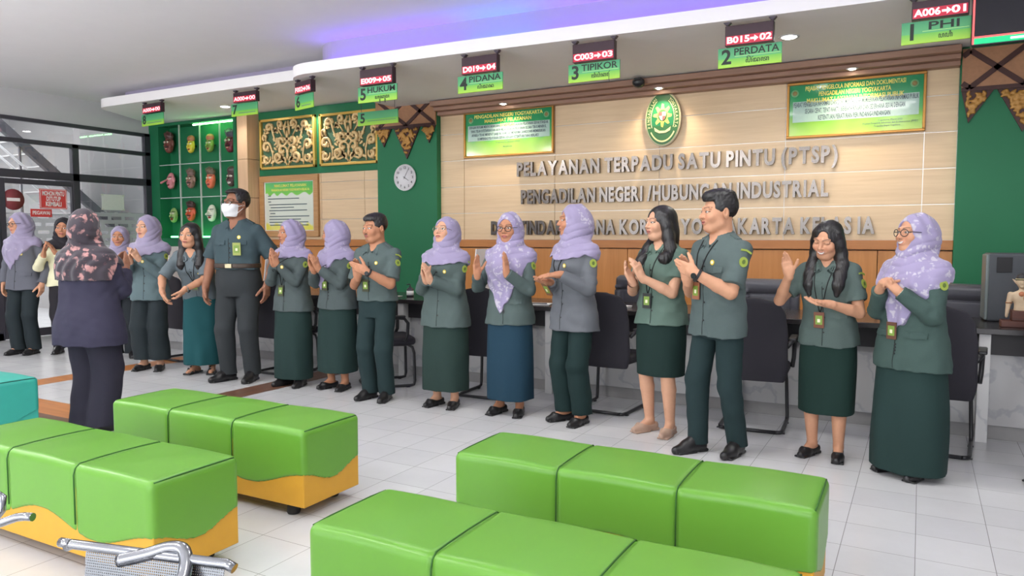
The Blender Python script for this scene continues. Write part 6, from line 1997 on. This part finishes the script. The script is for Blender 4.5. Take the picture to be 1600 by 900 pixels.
    def build(s):
        sp = s.sp
        s.body(); s.make_top(); s.insignia()
        if sp.get('skirt'): s.skirt()
        else: s.trousers()
        s.shoes()
        if sp.get('hijab'): s.hijab()
        if sp.get('hair'): s.hair()
        if sp.get('glasses'): s.glasses()
        if sp.get('mask'): s.facemask()
        if sp.get('watch'):
            s.watch(*sp['watch'])
        return s

def skin_material():
    m, nt, b = new_mat('skin')
    at = node(nt, 'ShaderNodeAttribute', attribute_name='tint')
    tc = node(nt, 'ShaderNodeTexCoord')
    nz = node(nt, 'ShaderNodeTexNoise', i_Scale=60.0, i_Detail=3.0)
    nt.links.new(tc.outputs['Object'], nz.inputs['Vector'])
    mr = node(nt, 'ShaderNodeMapRange'); mr.inputs[3].default_value = .92; mr.inputs[4].default_value = 1.06
    nt.links.new(nz.outputs['Fac'], mr.inputs[0])
    mx = node(nt, 'ShaderNodeVectorMath', operation='SCALE')
    nt.links.new(at.outputs['Color'], mx.inputs[0]); nt.links.new(mr.outputs[0], mx.inputs['Scale'])
    nt.links.new(mx.outputs[0], b.inputs['Base Color'])
    b.inputs['Roughness'].default_value = .55
    b.inputs['Specular IOR Level'].default_value = .35
    return m
SKIN = skin_material()

def scarf_material(name, base, light, dark, scale=26., amount=.5, border=None):
    """printed scarf cloth: paler blossoms and darker leaves scattered over the ground colour"""
    m, nt, b = new_mat(name)
    tc = node(nt, 'ShaderNodeTexCoord')
    nz = node(nt, 'ShaderNodeTexNoise', i_Scale=18.0, i_Detail=2.0)
    add = node(nt, 'ShaderNodeMix', data_type='RGBA', blend_type='LINEAR_LIGHT'); add.inputs[0].default_value = .06
    nt.links.new(tc.outputs['Object'], add.inputs[6]); nt.links.new(tc.outputs['Object'], nz.inputs['Vector']); nt.links.new(nz.outputs['Color'], add.inputs[7])
    vo = node(nt, 'ShaderNodeTexVoronoi', i_Scale=scale); nt.links.new(add.outputs[2], vo.inputs['Vector'])
    big = node(nt, 'ShaderNodeTexNoise', i_Scale=7.0, i_Detail=1.0); nt.links.new(tc.outputs['Object'], big.inputs['Vector'])
    r1 = node(nt, 'ShaderNodeMapRange'); r1.inputs[1].default_value = .42; r1.inputs[2].default_value = .28
    nt.links.new(vo.outputs['Distance'], r1.inputs[0])
    r2 = node(nt, 'ShaderNodeMapRange'); r2.inputs[1].default_value = .62 - amount * .3; r2.inputs[2].default_value = .70 - amount * .3
    nt.links.new(big.outputs['Fac'], r2.inputs[0])
    mu = node(nt, 'ShaderNodeMath', operation='MULTIPLY'); nt.links.new(r1.outputs[0], mu.inputs[0]); nt.links.new(r2.outputs[0], mu.inputs[1])
    m1 = node(nt, 'ShaderNodeMix', data_type='RGBA'); m1.inputs[6].default_value = base; m1.inputs[7].default_value = light
    nt.links.new(mu.outputs[0], m1.inputs[0])
    vo2 = node(nt, 'ShaderNodeTexVoronoi', i_Scale=scale * 1.9); nt.links.new(add.outputs[2], vo2.inputs['Vector'])
    r3 = node(nt, 'ShaderNodeMapRange'); r3.inputs[1].default_value = .22; r3.inputs[2].default_value = .10; r3.inputs[4].default_value = .35
    nt.links.new(vo2.outputs['Distance'], r3.inputs[0])
    m2 = node(nt, 'ShaderNodeMix', data_type='RGBA'); m2.inputs[7].default_value = dark
    nt.links.new(m1.outputs[2], m2.inputs[6]); nt.links.new(r3.outputs[0], m2.inputs[0])
    out = m2.outputs[2]
    if border:
        at = node(nt, 'ShaderNodeAttribute', attribute_name='tint')
        sx = node(nt, 'ShaderNodeSeparateColor'); nt.links.new(at.outputs['Color'], sx.inputs[0])
        m3 = node(nt, 'ShaderNodeMix', data_type='RGBA'); m3.inputs[7].default_value = border
        nt.links.new(out, m3.inputs[6]); nt.links.new(sx.outputs[0], m3.inputs[0]); out = m3.outputs[2]
    nt.links.new(out, b.inputs['Base Color'])
    b.inputs['Roughness'].default_value = .8; b.inputs['Sheen Weight'].default_value = .2
    return m

def cloth(name, r, g, b, **k):
    return M(name, srgb(r, g, b), k.pop('rough', .85), vary=.10, scale=k.pop('scale', 220.), bump=.25, bscale=900., spec=.25, **k)
# ---------------------------------------------------------------- the row of people
LIL = scarf_material('scarf lilac print', srgb(146, 136, 168), srgb(180, 173, 190), srgb(136, 124, 168), border=srgb(134, 114, 168))
LIL2 = scarf_material('scarf lilac pale', srgb(148, 139, 166), srgb(174, 167, 184), srgb(140, 130, 168), scale=20, amount=.3, border=srgb(138, 122, 168))
LILF = scarf_material('scarf lilac floral', srgb(148, 138, 172), srgb(184, 178, 192), srgb(138, 126, 170), scale=26, amount=.8, border=srgb(134, 112, 172))
BLK = cloth('scarf black', 44, 42, 47)
DARKF = scarf_material('scarf dark floral', srgb(52, 44, 54), srgb(176, 128, 126), srgb(112, 60, 70), scale=14, amount=.85)
S1, S2, S3, S4 = srgb(200, 148, 118), srgb(182, 128, 98), srgb(150, 104, 82), srgb(204, 156, 128)
WATCHB = M('watch black', srgb(36, 36, 40), .35); WATCHS = M('bracelet silver', srgb(196, 192, 180), .25, .8); BEADB = M('bracelet brown', srgb(90, 46, 36), .5)
G = 'row of applauding staff'
far, mid = .0046, .0040
CAST = [
 dict(label='woman in lilac headscarf, glasses and grey blazer at the far left with arms down', pos=(-9.46, 4.96), H=1.70, phi=-40, head=(-62, 8, 0), skin=S1, pose='down', fine=far,
      hijab=dict(mat=LIL2, tip=.98, slope=1.1, x0=-.05), glasses='dark', top=cloth('blazer grey blue', 97, 99, 108), neck='none', hem=.735, bottom=cloth('trousers slate', 38, 46, 50), legw=(.075, .078, .098), pin=(.09, 1.14), flaps=((.10, .93, .10),), shoes='flat', feet=((.085, .0, 4), (-.08, -.03, -14))),
 dict(label='woman in plain black headscarf and cream yellow jacket clapping', pos=(-9.13, 5.26), H=1.64, phi=-8, head=(-12, 4, 3), skin=S2, fine=far,
      L=((-.055, -.23, 1.20), (-.45, -.2, .85), (-.85, .2, -.3)), R=((-.17, -.23, 1.17), (.1, -.35, .92), (1, 0, .1)), curl=.2, splay=.12, hijab=dict(mat=BLK, tip=1.235, slope=.2), top=cloth('jacket cream', 223, 220, 186), neck='none', top_name='jacket', hem=.80, bottom=cloth('trousers black', 42, 40, 45), legw=(.062, .070, .094), collar=True, placket_z=1.24, shoes='shoe', w=1.02),
 dict(label='woman in lilac headscarf half hidden behind the navy-suited woman, facing the viewer', pos=(-8.17, 5.36), H=1.53, phi=-10, head=(-16, 6, 0), skin=S2, pose='clap', fine=far,
      hijab=dict(mat=LIL2, tip=1.19, slope=.3), top=cloth('blazer teal grey', 82, 104, 108), neck='none', hem=.74, bottom=cloth('trousers ink', 38, 43, 48), legw=(.08, .082, .098), shoes='shoe'),
 dict(label='woman in lilac headscarf, teal grey blazer and dark wide trousers clapping beside the navy-suited woman', pos=(-7.14, 5.0), H=1.63, phi=-28, head=(-46, 2, 0), skin=S4, fine=mid,
      L=((.03, -.25, 1.16), (-.35, -.5, .75), (-.9, .2, 0)), R=((-.06, -.25, 1.14), (.2, -.5, .85), (1, 0, .1)), curl=.2, splay=.1, hijab=dict(mat=LIL2, tip=1.19, slope=.25), top=cloth('blazer teal grey light', 92, 109, 113), neck='none', hem=.735, bottom=cloth('trousers slate', 38, 46, 50), legw=(.105, .095, .100), cuff_z=.115, pin=(.07, 1.14), patchL=True, shoes='flat', placket_z=1.1),
 dict(label='bare-headed woman bowing forward in grey shirt and teal skirt with black sandals', pos=(-6.50, 5.14), H=1.60, phi=-22, head=(-30, 6, 4), lean=27, skin=S1, fine=mid, abs_hands=True,
      L=((.03, -.50, .90), (-.62, -.25, -.7), (-.75, .3, .5)), R=((-.20, -.46, .88), (.25, -.2, -1), (.9, .2, 0)), curl=.35, splay=.08, hintL=(.7, .5, -.3), hintR=(-.8, .4, -.3), hair='long', hair_len=1.20, top=cloth('shirt grey blue', 100, 111, 117), top_name='shirt', sleeve='short', sleeve_len=.9, collar=True, hem=.76, w=1.04, bottom=cloth('skirt teal', 29, 78, 83), skirt=True, skirt_hem=.10, fold=.010, pin=(.08, 1.14), card=(-.0, .99, (96, 100, 90)), shoes='sandal', watch=(1, WATCHS), smile=.1),
 dict(label='tall man in white face mask and glasses, dark teal short-sleeved shirt, arms down', pos=(-5.84, 5.04), H=1.86, phi=-30, head=(-52, -4, 0), male=True, skin=S3, pose='down', fine=mid, w=1.07, belly=1.04,
      L=((.275, -.03, .82), (-.02, -.12, -1), (-1, .15, 0)), R=((-.265, -.06, .80), (.02, -.12, -1), (1, .15, 0)), hair='short', hairline=.02, glasses='dark', mask=True, top=cloth('shirt dark teal', 65, 81, 87), top_name='shirt', sleeve='short', sleeve_len=.86, collar=True, epaulet=True, hem=.945, belt=True, bottom=cloth('trousers charcoal', 52, 56, 59), legw=(.066, .078, .102), pin=(.085, 1.21), flaps=((.085, 1.185, .11), (-.085, 1.185, .11)), card=(.075, 1.115, (150, 160, 80)), lanyard=False, shoes='shoe', feet=((.11, .0, 6), (-.10, -.02, -30))),
 dict(label='woman in lilac headscarf seen in profile pressing palms together near her chin', pos=(-5.20, 5.12), H=1.565, phi=-38, head=(-66, 4, 0), skin=S2, fine=mid,
      L=((.0, -.22, 1.185), (-.10, -.35, .93), (-1, 0, 0)), R=((-.04, -.22, 1.185), (.02, -.35, .93), (1, 0, 0)), curl=.1, splay=.05, hijab=dict(mat=LIL, tip=1.25, slope=.1, back=1.19), top=cloth('blazer sage', 79, 89, 90), neck='none', hem=.73, bottom=cloth('skirt green', 36, 56, 54), skirt=True, skirt_hem=.075, pin=(.06, 1.16), patchL=True, card=(-.03, .93), placket_z=1.16, placket_x=.0, shoes='shoe'),
 dict(label='woman in lilac headscarf whose face is turned away, palms together, scarf end hanging in front', pos=(-4.72, 5.20), H=1.56, phi=-42, head=(-112, 6, 0), skin=S2, fine=mid,
      L=((.0, -.24, 1.15), (-.15, -.45, .85), (-1, 0, 0)), R=((-.055, -.25, 1.14), (-.02, -.45, .9), (1, 0, .1)), curl=.12, splay=.08, hijab=dict(mat=LIL, tip=.93, slope=1.7, x0=-.09, side=1.24), top=cloth('blazer sage', 79, 89, 90), neck='none', w=1.06, hem=.77, bottom=cloth('skirt green', 36, 56, 54), skirt=True, skirt_hem=.17, patchL=True, card=(-.02, 1.0), placket_z=1.0, shoes='flat'),
 dict(label='man with moustache in sage short-sleeved shirt clapping, wristwatch on his arm', pos=(-4.10, 5.02), H=1.60, phi=-34, head=(-52, 4, 0), male=True, skin=S2, pose='cross', fine=mid, w=1.03,
      hair='short', moustache=True, top=cloth('shirt sage', 83, 96, 96), top_name='shirt', sleeve='short', sleeve_len=.84, collar=True, epaulet=True, hem=.865, bottom=cloth('trousers bottle', 34, 51, 53), legw=(.072, .078, .098), pin=(.075, 1.19), patchL=True, card=(-.02, 1.0), lanyard=False, watch=(1, WATCHB), shoes='shoe', smile=.3),
 dict(label='woman in lilac headscarf and thin round glasses looking up, dark green long skirt', pos=(-3.44, 5.09), H=1.565, phi=-30, head=(-38, -10, 0), skin=S4, pose='pray', fine=mid, w=1.08,
      L=((-.005, -.235, 1.085), (-.10, -.45, .88), (-1, 0, 0)), R=((-.05, -.235, 1.085), (.0, -.45, .88), (1, 0, 0)), hijab=dict(mat=LIL, tip=1.205, slope=.15), glasses='thin', top=cloth('blazer green grey', 80, 93, 92), neck='none', hem=.69, bottom=cloth('skirt forest', 37, 55, 51), skirt=True, skirt_hem=.15, pin=(.075, 1.155), patchL=True, watch=(1, WATCHB), placket_z=1.19, shoes='flat'),
 dict(label='woman in dark-rimmed glasses with long lilac scarf point to the waist and blue skirt', pos=(-2.84, 5.11), H=1.595, phi=-24, head=(-24, 4, 0), skin=S2, pose='open', fine=mid, w=1.0,
      hijab=dict(mat=LILF, tip=.81, slope=1.9, bust=1, side=1.27, x0=-.02), glasses='dark', top=cloth('blazer green grey', 80, 93, 92), neck='none', hem=.725, bottom=cloth('skirt petrol blue', 29, 57, 74), skirt=True, skirt_hem=.125, patchL=True, flaps=((.10, .93, .11),), placket_z=.88, shoes='flat'),
 dict(label='woman in lilac headscarf in profile, grey blazer and green trousers, one palm held flat', pos=(-2.28, 5.10), H=1.645, phi=-46, head=(-78, 0, 0), skin=S2, pose='low', fine=.0036,
      hijab=dict(mat=LIL, tip=1.20, slope=.2, x0=.0), top=cloth('blazer steel grey', 98, 101, 107), neck='none', hem=.69, bottom=cloth('trousers deep green', 26, 45, 45), legw=(.078, .080, .098), cuff_z=.075, pin=(.05, 1.165), patchL=True, card=(-.06, 1.0, (120, 84, 60)), placket_z=1.12, shoes='flat'),
 dict(label='woman with long black hair in green short-sleeved blouse and knee-length dark skirt, lanyard card', pos=(-1.61, 5.12), H=1.625, phi=-34, head=(-58, 2, 0), skin=S4, pose='clap', fine=.0034,
      L=((.0, -.235, 1.11), (-.30, -.35, .88), (-.9, .1, -.1)), R=((-.075, -.24, 1.08), (-.25, -.45, .85), (.9, .1, .2)), curl=.22, splay=.15, hair='long', hair_len=1.19, hair_side=-1, top=cloth('blouse green', 89, 109, 100), top_name='blouse', sleeve='short', sleeve_len=.62, collar=True, hem=.78, bottom=cloth('skirt dark green', 24, 44, 41), skirt=True, skirt_hem=.42, skirt_a=.172, fold=.003, card=(-.03, .945, (36, 38, 38)), watch=(-1, BEADB, .03, .04, False, 'bracelet'), shoes='flat', shoe_mat=M('shoe beige', srgb(176, 146, 128), .5), smile=.45),
 dict(label='young man with quiff stepping forward in sage shirt, black watch, looking left', pos=(-1.13, 4.80), H=1.685, phi=-46, head=(-66, 2, 0), male=True, skin=S1, pose='cross', fine=.0034, w=1.03,
      hair='short', hair_up=.014, top=cloth('shirt sage', 83, 96, 96), top_name='shirt', sleeve='short', sleeve_len=.84, collar=True, epaulet=True, hem=.735, bottom=cloth('trousers bottle', 34, 51, 53), legw=(.060, .070, .094), pin=(.07, 1.185), patchL=True, flaps=((.08, 1.16, .11),), card=(-.05, 1.01, (150, 96, 70)), watch=(1, WATCHB), shoes='shoe', feet=((.085, .09, 20), (-.085, -.08, -6)), smile=.6),
 dict(label='laughing woman with long black hair raising one open hand, knee-length green skirt', pos=(-.50, 5.07), H=1.515, phi=-16, head=(-26, 20, 6), skin=S1, pose='wave', fine=.0034, lean=4,
      hair='long', hair_len=1.12, eye=.2, smile=1.0, top=cloth('shirt green grey', 81, 95, 92), top_name='shirt', sleeve='short', sleeve_len=.72, collar=True, hem=.77, bottom=cloth('skirt bottle', 25, 48, 43), skirt=True, skirt_hem=.31, skirt_a=.178, fold=.004, pin=(.085, 1.15), patchL=True, flaps=((.09, 1.0, .10),), card=(-.02, .95, (110, 62, 42)), shoes='flat'),
 dict(label='smiling woman in glasses and floral lilac shawl with clasped hands, rightmost of the row', pos=(-.03, 4.92), H=1.535, phi=-38, head=(-50, -2, 0), skin=S1, pose='clasp', fine=.0034, w=1.14,
      hijab=dict(mat=LILF, tip=.90, slope=1.25, side=1.17, x0=.0, bust=1), glasses='dark', smile=1.0, top=cloth('blazer deep green', 64, 83, 79), neck='none', hem=.665, bottom=cloth('skirt spruce', 33, 54, 52), skirt=True, skirt_hem=.04, skirt_a=.20, fold=.012, patchL=True, flaps=((.11, .90, .12), (-.11, .90, .10)), card=(-.02, .90, (96, 62, 48)), lanyard=False, watch=(1, WATCHS, .03, .03, False, 'bracelet'), placket_z=.86, shoes='flat'),
 dict(label='person at the right edge, only a dark trouser leg and black shoe in view', pos=(.86, 5.30), H=1.66, phi=35, head=(35, 0, 0), male=True, skin=S2, pose='down', fine=.006, hair='short', top=cloth('shirt sage', 83, 96, 96), top_name='shirt', sleeve='short', hem=.78, bottom=cloth('trousers near black', 34, 36, 39), legw=(.066, .074, .096), shoes='shoe', feet=((.10, .02, 8), (-.24, -.04, -55))),
 dict(label='woman in navy suit and dark floral headscarf standing with her back to the viewer, clapping', pos=(-5.23, 3.18), H=1.60, phi=130, head=(160, 0, 0), skin=S3, fine=.0036, w=1.36,
      L=((.06, -.27, 1.16), (-.2, -.4, .85), (-1, 0, .1)), R=((-.05, -.27, 1.15), (.2, -.4, .85), (1, 0, .1)), curl=.15, splay=.1, hijab=dict(mat=DARKF, tip=1.15, slope=.3, back=1.10), top=cloth('jacket navy', 52, 50, 68), neck='none', top_name='jacket', hem=.64, bottom=cloth('trousers navy', 42, 41, 53), legw=(.102, .105, .120), placket=False, shoes='shoe'),
]
for sp in CAST:
    Person(sp).build()
